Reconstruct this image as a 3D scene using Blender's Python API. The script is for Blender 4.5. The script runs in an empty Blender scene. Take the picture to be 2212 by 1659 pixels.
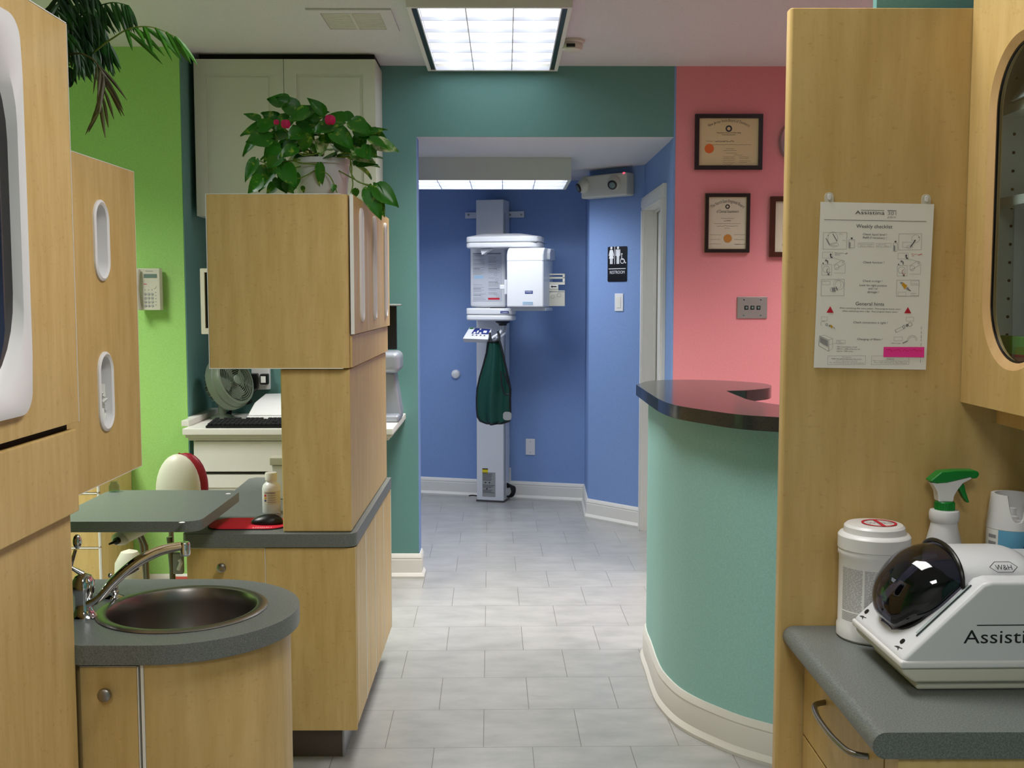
import bpy, bmesh, math, random
from mathutils import Vector, Matrix
C = bpy.context.scene
COL = C.collection
PI = math.pi
random.seed(7)

# ------------------------------------------------------------------ camera
F = 2340.0; CX, CY = 1106.0, 829.5
PITCH, YAW, H = math.radians(4.62), math.radians(0.39), 1.5
cd = bpy.data.cameras.new('camera'); cam = bpy.data.objects.new('camera', cd); COL.objects.link(cam)
cd.sensor_fit = 'HORIZONTAL'; cd.sensor_width = 36.0; cd.lens = 36.0 * F / 2212.0
cd.clip_start = 0.05; cd.clip_end = 60
cam.location = (0, 0, H)
cam.rotation_euler = (PI / 2 - PITCH, 0, -YAW)
C.camera = cam

# ------------------------------------------------------------------ view + world
C.view_settings.view_transform = 'Standard'; C.view_settings.look = 'None'
C.view_settings.gamma = 1; C.view_settings.use_curve_mapping = False
C.view_settings.exposure = 0.05
w = bpy.data.worlds.new('world'); C.world = w; w.use_nodes = True
w.node_tree.nodes['Background'].inputs[0].default_value = (.9, .92, 1, 1)
w.node_tree.nodes['Background'].inputs[1].default_value = 0.10

CEIL = 2.685
def area(name, x, y, z, sx, sy, power, spread=150, col=(1, .985, .95)):
    l = bpy.data.lights.new(name, 'AREA'); l.shape = 'RECTANGLE'; l.size = sx; l.size_y = sy
    l.energy = power; l.color = col; l.spread = math.radians(spread)
    o = bpy.data.objects.new(name, l); COL.objects.link(o); o.location = (x, y, z); return o
# every lamp belongs to a ceiling fixture built further down, most added unseen
area('lamp_light', -.06, 4.92, 2.645, .54, .9, 23, 98)
area('lamp_light', .12, 2.1, 2.645, .54, 1.05, 19, 150)
area('lamp_light', -.06, -.9, 2.645, .54, 1.05, 34, 150)
area('lamp_light', -2.3, 3.7, 2.645, .54, 1.05, 48, 128)
area('lamp_light', 2.0, 4.5, 2.645, .54, 1.05, 34, 115)
area('lamp_light', -.21, 6.86, 2.185, 1.1, .5, 14.5, 155, (.93, .96, 1))
area('lamp_light', -2.1, 6.86, 2.185, 1.1, .5, 11, 150, (.93, .96, 1))

# ------------------------------------------------------------------ pixel helpers (measuring the photo)
def ray(px, py):
    x = (px - CX) / F; u = -(py - CY) / F
    fy = math.cos(PITCH) + u * math.sin(PITCH); z = -math.sin(PITCH) + u * math.cos(PITCH)
    return Vector((x * math.cos(YAW) + fy * math.sin(YAW), -x * math.sin(YAW) + fy * math.cos(YAW), z))
def at(px, py, Y):
    r = ray(px, py); return Vector((0, 0, H)) + r * (Y / r.y)
def atz(px, py, z):
    r = ray(px, py); return Vector((0, 0, H)) + r * ((z - H) / r.z)
def atx(px, py, x):
    r = ray(px, py); return Vector((0, 0, H)) + r * (x / r.x)
def onplane(px, py, p0, n):
    r = ray(px, py); o = Vector((0, 0, H)); return o + r * ((p0 - o).dot(n) / r.dot(n))

# ------------------------------------------------------------------ materials
def s2l(c):
    return tuple((v / 12.92 if v <= .04045 else ((v + .055) / 1.055) ** 2.4) for v in [q / 255 for q in c]) + (1,)
M = {}
def mat(name, rgb, rough=.5, metal=0, spec=.5, trans=0, ior=1.45, emit=None, coat=0, alpha=1, sss=0):
    m = bpy.data.materials.new(name); m.use_nodes = True; b = m.node_tree.nodes['Principled BSDF']
    c = s2l(rgb); b.inputs['Base Color'].default_value = c
    b.inputs['Roughness'].default_value = rough; b.inputs['Metallic'].default_value = metal
    b.inputs['Specular IOR Level'].default_value = spec
    b.inputs['Transmission Weight'].default_value = trans; b.inputs['IOR'].default_value = ior
    b.inputs['Coat Weight'].default_value = coat
    b.inputs['Alpha'].default_value = alpha
    if emit: b.inputs['Emission Color'].default_value = s2l(rgb); b.inputs['Emission Strength'].default_value = emit
    M[name] = m; return m
def nt(m):
    n = m.node_tree; return n, n.nodes['Principled BSDF'], n.nodes, n.links
def noise_mix(m, c1, c2, scale=(1, 1, 1), nscale=5, detail=4, lo=.35, hi=.65, bump=0, rough_n=.6, coord='Object'):
    n, b, N, L = nt(m)
    tc = N.new('ShaderNodeTexCoord'); mp = N.new('ShaderNodeMapping'); mp.inputs['Scale'].default_value = scale
    no = N.new('ShaderNodeTexNoise'); no.inputs['Scale'].default_value = nscale; no.inputs['Detail'].default_value = detail
    no.inputs['Roughness'].default_value = rough_n
    r = N.new('ShaderNodeValToRGB'); r.color_ramp.elements[0].position = lo; r.color_ramp.elements[1].position = hi
    r.color_ramp.elements[0].color = s2l(c1); r.color_ramp.elements[1].color = s2l(c2)
    L.new(tc.outputs[coord], mp.inputs[0]); L.new(mp.outputs[0], no.inputs['Vector']); L.new(no.outputs[0], r.inputs[0])
    L.new(r.outputs[0], b.inputs['Base Color'])
    if bump:
        bp = N.new('ShaderNodeBump'); bp.inputs['Strength'].default_value = bump; bp.inputs['Distance'].default_value = .002
        L.new(no.outputs[0], bp.inputs['Height']); L.new(bp.outputs[0], b.inputs['Normal'])
    return m, r
def wall_paint(name, c, rough=.62):
    m = mat(name, c, rough, spec=.3)
    d = tuple(max(0, int(v * .975)) for v in c); e = tuple(min(255, int(v * 1.02)) for v in c)
    noise_mix(m, d, e, nscale=160, detail=3, bump=.08); return m
wall_paint('paint_green', (164, 214, 122)); wall_paint('paint_teal', (100, 144, 139))
wall_paint('paint_blue', (128, 156, 206)); wall_paint('paint_pink', (226, 142, 148))
wall_paint('paint_ceiling', (208, 206, 206)); wall_paint('paint_desk', (158, 208, 202))
mat('trim_white', (226, 224, 216), .35); mat('cab_white', (205, 207, 192), .4)
def wood(name, c1, c2, c3):
    m = mat(name, c1, .38, spec=.4); n, b, N, L = nt(m)
    tc = N.new('ShaderNodeTexCoord')
    def nz(sc, s, d, ro=.6):
        mp = N.new('ShaderNodeMapping'); mp.inputs['Scale'].default_value = sc
        no = N.new('ShaderNodeTexNoise'); no.inputs['Scale'].default_value = s; no.inputs['Detail'].default_value = d; no.inputs['Roughness'].default_value = ro
        L.new(tc.outputs['Object'], mp.inputs[0]); L.new(mp.outputs[0], no.inputs['Vector']); return no
    g = nz((9, 9, 1.1), 3.2, 6, .65)
    r = N.new('ShaderNodeValToRGB'); r.color_ramp.elements[0].position = .33; r.color_ramp.elements[1].position = .68
    r.color_ramp.elements[0].color = s2l(c1); r.color_ramp.elements[1].color = s2l(c2); L.new(g.outputs[0], r.inputs[0])
    g2 = nz((40, 40, 60), 1.6, 4, .6)
    r2 = N.new('ShaderNodeValToRGB'); r2.color_ramp.elements[0].position = .60; r2.color_ramp.elements[1].position = .78
    r2.color_ramp.elements[0].color = (0, 0, 0, 1); r2.color_ramp.elements[1].color = (.55, .55, .55, 1); L.new(g2.outputs[0], r2.inputs[0])
    mx = N.new('ShaderNodeMix'); mx.data_type = 'RGBA'; mx.inputs[7].default_value = s2l(c3)
    L.new(r2.outputs[0], mx.inputs[0]); L.new(r.outputs[0], mx.inputs[6]); L.new(mx.outputs[2], b.inputs['Base Color'])
    return m
wood('maple', (196, 164, 102), (214, 184, 124), (166, 128, 72))
wood('maple_edge', (206, 166, 112), (218, 182, 130), (190, 150, 98))
def laminate(name, c1, c2, rough=.4):
    m = mat(name, c1, rough); noise_mix(m, c1, c2, nscale=420, detail=2, lo=.38, hi=.66, rough_n=.7); return m
laminate('laminate_grey', (90, 95, 93), (122, 127, 123)); laminate('laminate_dark', (36, 38, 36), (60, 62, 58), .15)
mat('edge_white', (236, 236, 232), .4); mat('plastic_white', (228, 228, 228), .32); mat('plastic_cream', (206, 204, 188), .4)
mat('machine_white', (216, 218, 222), .3); mat('machine_grey', (196, 200, 208), .4); mat('plastic_grey', (150, 152, 150), .45)
mat('black', (12, 12, 14), .35); mat('black_matte', (16, 16, 18), .7); mat('gap_dark', (22, 18, 14), .8)
mat('chrome', (225, 228, 232), .07, 1); mat('steel', (150, 145, 140), .3, 1); mat('nickel', (150, 146, 140), .32, 1)
mat('steel_dark', (120, 115, 110), .3, 1)
mat('toe_kick', (92, 82, 76), .4); mat('silver_plastic', (150, 155, 165), .35, .3)
mat('glass_dark', (14, 12, 14), .05, spec=.6); mat('screen_dark', (18, 18, 22), .2)
mat('ink', (60, 58, 64), .7); mat('ink_black', (26, 26, 30), .7); mat('ink_light', (150, 150, 152), .7); mat('ink_red', (196, 28, 50), .6)
mat('ink_blue', (36, 52, 120), .5); mat('ink_orange', (214, 158, 30), .6); mat('ink_white', (238, 240, 244), .6); mat('ink_pale_blue', (168, 200, 226), .6)
mat('paper', (240, 240, 234), .65); mat('parchment', (214, 196, 152), .7); mat('paper_cream', (214, 206, 182), .7)
mat('seal_orange', (222, 108, 44), .6); mat('seal_gold', (196, 134, 60), .45); mat('pink_note', (250, 56, 158), .65)
mat('frame_dark', (44, 34, 34), .35); mat('frame_brown', (74, 38, 26), .3); mat('frame_gold', (140, 112, 60), .35, .5)
mat('red_vinyl', (132, 16, 34), .4); mat('red_pad', (206, 22, 48), .75); mat('green_plastic', (16, 128, 46), .35)
mat('apron_green', (10, 66, 54), .6); mat('apron_trim', (12, 16, 18), .6); mat('cable_black', (18, 18, 20), .5)
mat('yellow', (222, 200, 20), .5); mat('fan_green', (106, 118, 100), .38); mat('light_blue_label', (108, 178, 214), .4)
mat('flower_pink', (206, 22, 96), .5); mat('stem_green', (110, 140, 50), .5); mat('lcd', (110, 130, 124), .3)
mat('green_box', (112, 176, 54), .6); mat('rust', (150, 92, 48), .7); mat('alum', (170, 172, 176), .35, .8)
mat('led_red', (255, 60, 80), .4, emit=3)
mat('trans_pot', (226, 232, 236), .3, trans=.15, ior=1.3)
mat('switch_steel', (160, 152, 148), .45, .55)
def thin_glass(name, tint, rough, k):
    # a thin pane: lets light straight through and mirrors a little
    m = bpy.data.materials.new(name); m.use_nodes = True; N, L = m.node_tree.nodes, m.node_tree.links; N.clear()
    o = N.new('ShaderNodeOutputMaterial'); t = N.new('ShaderNodeBsdfTransparent'); g = N.new('ShaderNodeBsdfGlossy'); x = N.new('ShaderNodeMixShader'); f = N.new('ShaderNodeFresnel')
    mt = N.new('ShaderNodeMath'); mt.operation = 'MULTIPLY_ADD'; mt.inputs[1].default_value = 1.0; mt.inputs[2].default_value = k
    t.inputs[0].default_value = s2l(tint); g.inputs['Roughness'].default_value = rough; f.inputs[0].default_value = 1.4
    ge = N.new('ShaderNodeNewGeometry'); iv = N.new('ShaderNodeMath'); iv.operation = 'SUBTRACT'; iv.inputs[0].default_value = 1; L.new(ge.outputs['Backfacing'], iv.inputs[1])
    m2 = N.new('ShaderNodeMath'); m2.operation = 'MULTIPLY'; L.new(f.outputs[0], mt.inputs[0]); L.new(mt.outputs[0], m2.inputs[0]); L.new(iv.outputs[0], m2.inputs[1]); L.new(m2.outputs[0], x.inputs[0]); L.new(t.outputs[0], x.inputs[1]); L.new(g.outputs[0], x.inputs[2]); L.new(x.outputs[0], o.inputs[0]); M[name] = m
thin_glass('clear', (232, 238, 236), .02, .01); thin_glass('smoke_glass', (178, 178, 190), .03, .04)
# fluorescent troffer: louvre cells and glowing tubes
mat('louvre', (235, 238, 248), .35, spec=.5)
def tube_mat(name, st):
    m = mat(name, (240, 244, 255), .5); n, b, N, L = nt(m)
    b.inputs['Emission Color'].default_value = (.93, .96, 1, 1); b.inputs['Emission Strength'].default_value = st
tube_mat('lamp_glow', 1.25); tube_mat('lamp_tube', 4.5)
# leaves
def leaf_mat(name, c1, c2, sc=14, lo=.55, hi=.7, rough=.38):
    m = mat(name, c1, rough); noise_mix(m, c1, c2, nscale=sc, detail=3, lo=lo, hi=hi)
    n, b, N, L = nt(m); b.inputs['Subsurface Weight'].default_value = 0.0; return m
leaf_mat('leaf_pothos', (48, 118, 30), (158, 190, 70), 34, .58, .72, .3)
leaf_mat('leaf_pothos_pale', (88, 150, 50), (208, 218, 170), 40, .45, .6, .3)
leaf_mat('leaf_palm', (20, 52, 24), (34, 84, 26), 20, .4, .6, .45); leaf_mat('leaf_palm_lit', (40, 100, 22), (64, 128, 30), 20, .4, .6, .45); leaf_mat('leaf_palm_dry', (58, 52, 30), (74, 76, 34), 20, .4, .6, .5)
# floor tiles
def tiles():
    m = mat('floor_tile', (170, 170, 168), .28, spec=.45); n, b, N, L = nt(m)
    tc = N.new('ShaderNodeTexCoord'); mp = N.new('ShaderNodeMapping'); mp.vector_type = 'POINT'
    a = math.radians(-.75); mp.inputs['Rotation'].default_value = (0, 0, a)
    # row boundary at Y=3.505 (X about .09), joints at X=.092 + k*.3275
    mp.inputs['Location'].default_value = (-.092 - .046 + .3275 * 40, -3.507 + .332 * 40, 0)
    br = N.new('ShaderNodeTexBrick'); br.offset = .5; br.inputs['Scale'].default_value = 1
    br.inputs['Brick Width'].default_value = .3275; br.inputs['Row Height'].default_value = .332
    br.inputs['Mortar Size'].default_value = .0014; br.inputs['Mortar Smooth'].default_value = .1; br.inputs['Bias'].default_value = 0
    br.inputs['Color1'].default_value = (.25, .25, .25, 1); br.inputs['Color2'].default_value = (.75, .75, .75, 1); br.inputs['Mortar'].default_value = (0, 0, 0, 1)
    L.new(tc.outputs['Object'], mp.inputs[0]); L.new(mp.outputs[0], br.inputs['Vector'])
    m2 = N.new('ShaderNodeMapping'); m2.inputs['Scale'].default_value = (1, 1.9, 1); L.new(tc.outputs['Object'], m2.inputs[0])
    no = N.new('ShaderNodeTexNoise'); no.inputs['Scale'].default_value = 5; no.inputs['Detail'].default_value = 8; no.inputs['Roughness'].default_value = .62
    L.new(m2.outputs[0], no.inputs['Vector'])
    r = N.new('ShaderNodeValToRGB'); r.color_ramp.elements[0].position = .32; r.color_ramp.elements[1].position = .62
    r.color_ramp.elements[0].color = s2l((158, 158, 155)); r.color_ramp.elements[1].color = s2l((176, 175, 172)); L.new(no.outputs[0], r.inputs[0])
    tint = N.new('ShaderNodeMix'); tint.data_type = 'RGBA'; tint.blend_type = 'MULTIPLY'; tint.inputs[0].default_value = .10
    L.new(r.outputs[0], tint.inputs[6]); L.new(br.outputs['Color'], tint.inputs[7])
    mx = N.new('ShaderNodeMix'); mx.data_type = 'RGBA'; mx.inputs[7].default_value = s2l((122, 118, 112))
    L.new(br.outputs['Fac'], mx.inputs[0]); L.new(tint.outputs[2], mx.inputs[6]); L.new(mx.outputs[2], b.inputs['Base Color'])
    bp = N.new('ShaderNodeBump'); bp.invert = True; bp.inputs['Strength'].default_value = .3; bp.inputs['Distance'].default_value = .002
    L.new(br.outputs['Fac'], bp.inputs['Height']); L.new(bp.outputs[0], b.inputs['Normal'])
tiles()

# ------------------------------------------------------------------ mesh builder
_tc = {}
def text_geo(s):
    if s not in _tc:
        c = bpy.data.curves.new('t', 'FONT'); c.body = s; c.size = 1; c.resolution_u = 3
        o = bpy.data.objects.new('t', c); me = o.to_mesh()
        vs = [v.co.copy() for v in me.vertices]; fs = [tuple(p.vertices) for p in me.polygons]
        wd = max((v.x for v in vs), default=0)
        o.to_mesh_clear(); bpy.data.objects.remove(o); bpy.data.curves.remove(c)
        _tc[s] = (vs, fs, wd)
    return _tc[s]
class MB:
    def __init__(s): s.v = []; s.f = []; s.m = []; s.mi = 0
    def add(s, vs, fs):
        b = len(s.v); s.v += [Vector(v) for v in vs]; s.f += [tuple(b + i for i in f) for f in fs]; s.m += [s.mi] * len(fs); return s
    def box(s, x0, x1, y0, y1, z0, z1):
        if x0 > x1: x0, x1 = x1, x0
        if y0 > y1: y0, y1 = y1, y0
        if z0 > z1: z0, z1 = z1, z0
        return s.add([(x0, y0, z0), (x1, y0, z0), (x1, y1, z0), (x0, y1, z0), (x0, y0, z1), (x1, y0, z1), (x1, y1, z1), (x0, y1, z1)],
                     [(0, 3, 2, 1), (4, 5, 6, 7), (0, 1, 5, 4), (1, 2, 6, 5), (2, 3, 7, 6), (3, 0, 4, 7)])
    @staticmethod
    def _p(ax, a, b, t): return (t, a, b) if ax == 'x' else ((a, t, b) if ax == 'y' else (a, b, t))
    def prism(s, poly, ax, t0, t1):
        n = len(poly); vs = [s._p(ax, a, b, t0) for a, b in poly] + [s._p(ax, a, b, t1) for a, b in poly]
        fs = [tuple(range(n))[::-1], tuple(range(n, 2 * n))] + [(i, (i + 1) % n, n + (i + 1) % n, n + i) for i in range(n)]
        return s.add(vs, fs)
    def ring(s, outer, inner, ax, t0, t1):
        n = len(outer); vs = []
        for P in (outer, inner):
            for t in (t0, t1): vs += [s._p(ax, a, b, t) for a, b in P]
        fs = []
        for i in range(n):
            j = (i + 1) % n
            fs += [(i, j, 2 * n + j, 2 * n + i), (n + i, 3 * n + i, 3 * n + j, n + j), (i, n + i, n + j, j), (2 * n + i, 2 * n + j, 3 * n + j, 3 * n + i)]
        return s.add(vs, fs)
    def tube(s, pts, r, seg=10, caps=True):
        pts = [Vector(p) for p in pts]; n = len(pts); rr = r if isinstance(r, (list, tuple)) else [r] * n
        up = None; rings = []
        for i, p in enumerate(pts):
            d = (pts[min(i + 1, n - 1)] - pts[max(i - 1, 0)]).normalized()
            if up is None:
                up = Vector((0, 0, 1)) if abs(d.z) < .9 else Vector((1, 0, 0))
            a = d.cross(up).normalized(); up = a.cross(d).normalized()
            rings.append([p + (a * math.cos(2 * PI * k / seg) + up * math.sin(2 * PI * k / seg)) * rr[i] for k in range(seg)])
        vs = [v for R in rings for v in R]; fs = []
        for i in range(n - 1):
            for k in range(seg):
                k2 = (k + 1) % seg; fs.append((i * seg + k, i * seg + k2, (i + 1) * seg + k2, (i + 1) * seg + k))
        if caps: fs += [tuple(range(seg))[::-1], tuple(range((n - 1) * seg, n * seg))]
        return s.add(vs, fs)
    def lathe(s, prof, o=(0, 0, 0), d=(0, 0, 1), seg=32, sq=1.0, cap0=True):
        o = Vector(o); d = Vector(d).normalized(); a = d.orthogonal().normalized() if abs(d.z) < .99 else Vector((1, 0, 0)); b = d.cross(a)
        vs = []; fs = []; n = len(prof)
        for r, h in prof:
            for k in range(seg):
                t = 2 * PI * k / seg; vs.append(o + d * h + (a * math.cos(t) + b * math.sin(t) * sq) * max(r, 1e-5))
        for i in range(n - 1):
            for k in range(seg):
                k2 = (k + 1) % seg; fs.append((i * seg + k, i * seg + k2, (i + 1) * seg + k2, (i + 1) * seg + k))
        fs.append(tuple(range((n - 1) * seg, n * seg)))
        if cap0: fs.append(tuple(range(seg))[::-1])
        return s.add(vs, fs)
    def ell(s, c, rx, ry, rz, seg=20, rings=12, f=None):
        c = Vector(c); vs = []; fs = []
        for i in range(rings + 1):
            ph = PI * i / rings
            for k in range(seg):
                t = 2 * PI * k / seg; p = Vector((rx * math.sin(ph) * math.cos(t), ry * math.sin(ph) * math.sin(t), -rz * math.cos(ph)))
                if f: p = f(p)
                vs.append(c + p)
        for i in range(rings):
            for k in range(seg):
                k2 = (k + 1) % seg; fs.append((i * seg + k, i * seg + k2, (i + 1) * seg + k2, (i + 1) * seg + k))
        return s.add(vs, fs)
    def quad(s, a, b, c, d): return s.add([a, b, c, d], [(0, 1, 2, 3)])
    def text(s, t, o, xd, yd, size, align='c', wid=None):
        vs, fs, wd = text_geo(t); o = Vector(o); xd = Vector(xd).normalized(); yd = Vector(yd).normalized()
        if wid and wd: sx = wid / wd
        else: sx = size
        off = {'c': -wd * sx / 2, 'l': 0, 'r': -wd * sx}[align]
        return s.add([o + xd * (v.x * sx + off) + yd * (v.y * size) for v in vs], fs)
    def line(s, a, b, wdt, n):
        a = Vector(a); b = Vector(b); d = (b - a).normalized(); q = d.cross(Vector(n)).normalized() * wdt / 2
        return s.add([a - q, b - q, b + q, a + q], [(0, 1, 2, 3)])
    def xf(s, M4):
        s.v = [M4 @ v for v in s.v]; return s
    def build(s, name, mats, parent=None, bevel=0, seg=2, smooth=True, sub=0, angle=32, label=None):
        me = bpy.data.meshes.new(name); me.from_pydata([tuple(v) for v in s.v], [], s.f); me.validate()
        mats = mats if isinstance(mats, (list, tuple)) else [mats]
        for q in mats: me.materials.append(M[q])
        if len(me.polygons) == len(s.m): me.polygons.foreach_set('material_index', s.m)
        bm = bmesh.new(); bm.from_mesh(me); bmesh.ops.remove_doubles(bm, verts=bm.verts, dist=1e-6)
        bmesh.ops.recalc_face_normals(bm, faces=bm.faces)
        if bevel:
            ed = [e for e in bm.edges if len(e.link_faces) == 2 and e.calc_face_angle(0) > math.radians(angle)]
            bmesh.ops.bevel(bm, geom=ed, offset=bevel, segments=seg, affect='EDGES', profile=.5, clamp_overlap=True)
        bm.to_mesh(me); bm.free()
        if smooth:
            me.polygons.foreach_set('use_smooth', [True] * len(me.polygons)); me.set_sharp_from_angle(angle=math.radians(35))
        o = bpy.data.objects.new(name, me); COL.objects.link(o)
        if bevel: md = o.modifiers.new('normals', 'WEIGHTED_NORMAL'); md.keep_sharp = True
        if sub: md = o.modifiers.new('sub', 'SUBSURF'); md.levels = sub; md.render_levels = sub
        if parent:
            o.parent = parent; o.matrix_parent_inverse = PINV.get(parent.name, Matrix())
        if label: o['label'] = label
        return o
PINV = {}
def thing(name, label, cat, loc=(0, 0, 0), group=None):
    o = bpy.data.objects.new(name, None); COL.objects.link(o); o.location = loc; o.empty_display_size = .05
    PINV[o.name] = Matrix.Translation(-Vector(loc))
    o['label'] = label; o['category'] = cat
    if group: o['group'] = group
    return o
def tag(o, label, cat, group=None):
    o['label'] = label; o['category'] = cat
    if group: o['group'] = group
    return o
def struct(o): o['kind'] = 'structure'; return o
def rrect(cx, cy, w_, h_, r, n=6):
    P = []; r = min(r, w_ / 2 - 1e-5, h_ / 2 - 1e-5) if r > 0 else 1e-5
    for k, (sx, sy) in enumerate([(1, 1), (-1, 1), (-1, -1), (1, -1)]):
        for i in range(n + 1):
            a = PI / 2 * (k + i / n); P.append((cx + sx * (w_ / 2 - r) + r * math.cos(a), cy + sy * (h_ / 2 - r) + r * math.sin(a)))
    return P
def circ(cx, cy, r, n=24, a0=0, a1=2 * PI): return [(cx + r * math.cos(a0 + (a1 - a0) * i / n), cy + r * math.sin(a0 + (a1 - a0) * i / n)) for i in range(n)]
def catmull(P, n=8, closed=False):
    P = [Vector(p) for p in P]; out = []; N_ = len(P); rng = range(N_ if closed else N_ - 1)
    for i in rng:
        g = (lambda k: P[k % N_]) if closed else (lambda k: P[max(0, min(N_ - 1, k))])
        p0, p1, p2, p3 = g(i - 1), g(i), g(i + 1), g(i + 2)
        for j in range(n):
            t = j / n; out.append(.5 * ((2 * p1) + (p2 - p0) * t + (2 * p0 - 5 * p1 + 4 * p2 - p3) * t * t + (3 * p1 - p0 - 3 * p2 + p3) * t ** 3))
    if not closed: out.append(P[-1])
    return out
X_, Y_, Z_ = Vector((1, 0, 0)), Vector((0, 1, 0)), Vector((0, 0, 1))

# ================================================================== SETTING
HY = 5.70           # plane of the teal header wall and the pink wall
struct(MB().box(-3.5, 3.1, -2.6, 9.6, -.1, 0).build('floor', 'floor_tile'))
struct(MB().box(-3.5, 3.1, -2.6, 5.82, CEIL, CEIL + .1).build('ceiling', 'paint_ceiling'))
struct(MB().box(-3.5, 1.02, 5.83, 9.6, 2.33, 2.43).build('ceiling_hall', 'paint_ceiling'))
struct(MB().box(-3.4, -1.55, 5.28, 5.70, 0, CEIL).build('wall_green', 'paint_green'))
struct(MB().box(-1.549, -1.545, 5.281, 5.70, 0, CEIL).build('wall_niche_side', 'paint_teal'))
mb = MB().box(-1.545, -.458, HY, HY + .12, 0, CEIL); struct(mb.build('wall_back', 'paint_teal'))
struct(MB().box(-.458, .888, HY, HY + .12, 2.325, CEIL).build('wall_header', 'paint_teal'))
struct(MB().box(-.458, .888, HY + .002, HY + .118, 2.3235, 2.3249).build('trim_header_soffit', 'paint_ceiling'))
struct(MB().box(-.4579, -.455, HY + .001, HY + .12, 0, 2.325).build('trim_opening_jamb', 'paint_blue'))
struct(MB().box(-3.4, -.458, HY + .121, HY + .125, 0, 2.33).build('wall_hall_front', 'paint_blue'))
struct(MB().box(.888, 3.0, HY, HY + .12, 0, CEIL).build('wall_pink', 'paint_pink'))
struct(MB().box(.878, .888, HY - .001, HY + .12, 0, CEIL).build('trim_corner_strip', 'paint_blue'))
struct(MB().box(2.9, 3.0, 2.0, HY, 0, CEIL).build('wall_right', 'paint_pink'))
struct(MB().box(.672, 3.0, 2.0, 2.02, 0, CEIL).build('wall_nook', 'paint_teal'))
struct(MB().box(1.22, 1.32, -2.6, 2.0, 0, CEIL).build('wall_right_front', 'paint_teal'))
struct(MB().box(-3.5, 1.3, -2.7, -2.6, 0, CEIL).build('wall_behind', 'paint_ceiling'))
struct(MB().box(-3.5, -3.4, -2.6, 5.7, 0, CEIL).build('wall_left', 'paint_green'))
struct(MB().box(-1.5, -1.38, 0.6, 2.86, 0, CEIL).build('wall_partition', 'paint_green'))
# blue hall beyond the opening: side wall with a door, 45 degree wall, return, slanted back wall
struct(MB().box(.888, 1.02, HY + .12, 6.06, 0, 2.33).box(.888, 1.02, 6.86, 6.944, 0, 2.33).box(.888, 1.02, 6.06, 6.86, 2.05, 2.33).build('wall_side_blue', 'paint_blue'))
A, B, Cc, D = Vector((.888, 6.944)), Vector((.566, 7.272)), Vector((.583, 7.839)), Vector((-.655, 8.185))
dD = (D - Cc); Dx = Cc + dD * 2.4
struct(MB().prism([tuple(A), tuple(B), (.70, 7.36), (1.02, 7.03)], 'z', 0, 2.33).build('wall_angled', 'paint_blue'))
struct(MB().prism([tuple(B), tuple(Cc), (.70, 7.90), (.70, 7.35)], 'z', 0, 2.33).build('wall_return', 'paint_blue'))
struct(MB().prism([tuple(Cc), tuple(Dx), (Dx.x, Dx.y + .15), (.70, 7.98)], 'z', 0, 2.33).build('wall_hall_back', 'paint_blue'))
struct(MB().box(-3.5, -3.4, 5.82, 9.5, 0, 2.33).build('wall_hall_left', 'paint_blue'))
struct(MB().box(1.02, 1.9, 5.9, 5.95, 0, 2.33).box(1.02, 1.9, 7.3, 7.35, 0, 2.33).box(1.85, 1.9, 5.9, 7.35, 0, 2.33).build('wall_restroom', 'cab_white'))
struct(MB().box(1.02, 1.9, 5.9, 7.35, 2.33, 2.36).build('ceiling_restroom', 'cab_white'))
# baseboards: profile swept along a path, room side on the left of the direction of travel
BP = [(0, 0), (.022, 0), (.024, .012), (.016, .026), (.013, .03), (.013, .098), (.011, .104), (.013, .110), (.009, .122), (.004, .132), (0, .132)]
def baseboard(name, path, h=1.0, tk=1.0):
    mb = MB(); n = len(path); P = [Vector(p) for p in path]; rings = []
    for i, p in enumerate(P):
        d0 = (P[i] - P[i - 1]).normalized() if i else (P[1] - P[0]).normalized()
        d1 = (P[i + 1] - P[i]).normalized() if i < n - 1 else d0
        n0 = Vector((-d0.y, d0.x)); n1 = Vector((-d1.y, d1.x)); m_ = (n0 + n1).normalized(); k = 1 / max(.4, m_.dot(n0))
        rings.append([(p.x + m_.x * a * tk * k, p.y + m_.y * a * tk * k, z * h) for a, z in BP])
    q = len(BP); vs = [v for r in rings for v in r]; fs = []
    for i in range(n - 1):
        for j in range(q): fs.append((i * q + j, i * q + (j + 1) % q, (i + 1) * q + (j + 1) % q, (i + 1) * q + j))
    fs += [tuple(range(q)), tuple(range((n - 1) * q, n * q))]
    mb.add(vs, fs); return struct(mb.build(name, 'trim_white', smooth=False))
baseboard('baseboard_back', [(-.455, 5.81), (-.455, HY), (-1.0, HY)][::-1][::-1] if 0 else [(-1.0, HY), (-.455, HY), (-.455, 5.82)][::-1])
baseboard('baseboard_hall', [(.888, 6.93), tuple(A), tuple(B), tuple(Cc), tuple(Dx)])
baseboard('baseboard_green', [(-1.55, 5.28), (-3.4, 5.28)])
# door in the side wall
d = MB()
for (y0, y1) in ((5.99, 6.07), (6.85, 6.93)):
    d.box(.868, .889, y0, y1, 0, 2.039); d.box(.862, .8679, y0 + .018, y1 - .018, 0, 2.039)
d.box(.868, .889, 5.99, 6.93, 2.04, 2.12); d.box(.862, .8679, 6.008, 6.912, 2.058, 2.102)
fr = struct(d.build('trim_door_casing', 'trim_white', bevel=.002))
struct(MB().box(.886, 1.03, 6.845, 6.862, 0, 2.05).box(.886, 1.03, 6.058, 6.07, 0, 2.05).box(.886, 1.03, 6.06, 6.86, 2.038, 2.052)
       .box(.938, .955, 6.835, 6.845, 0, 2.04).box(.938, .955, 6.07, 6.845, 2.026, 2.038).build('trim_door_jamb', 'trim_white'))
dr = struct(MB().box(.962, 1.0, 6.075, 6.83, .01, 2.03).build('door_1', 'trim_white', bevel=.002))
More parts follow.
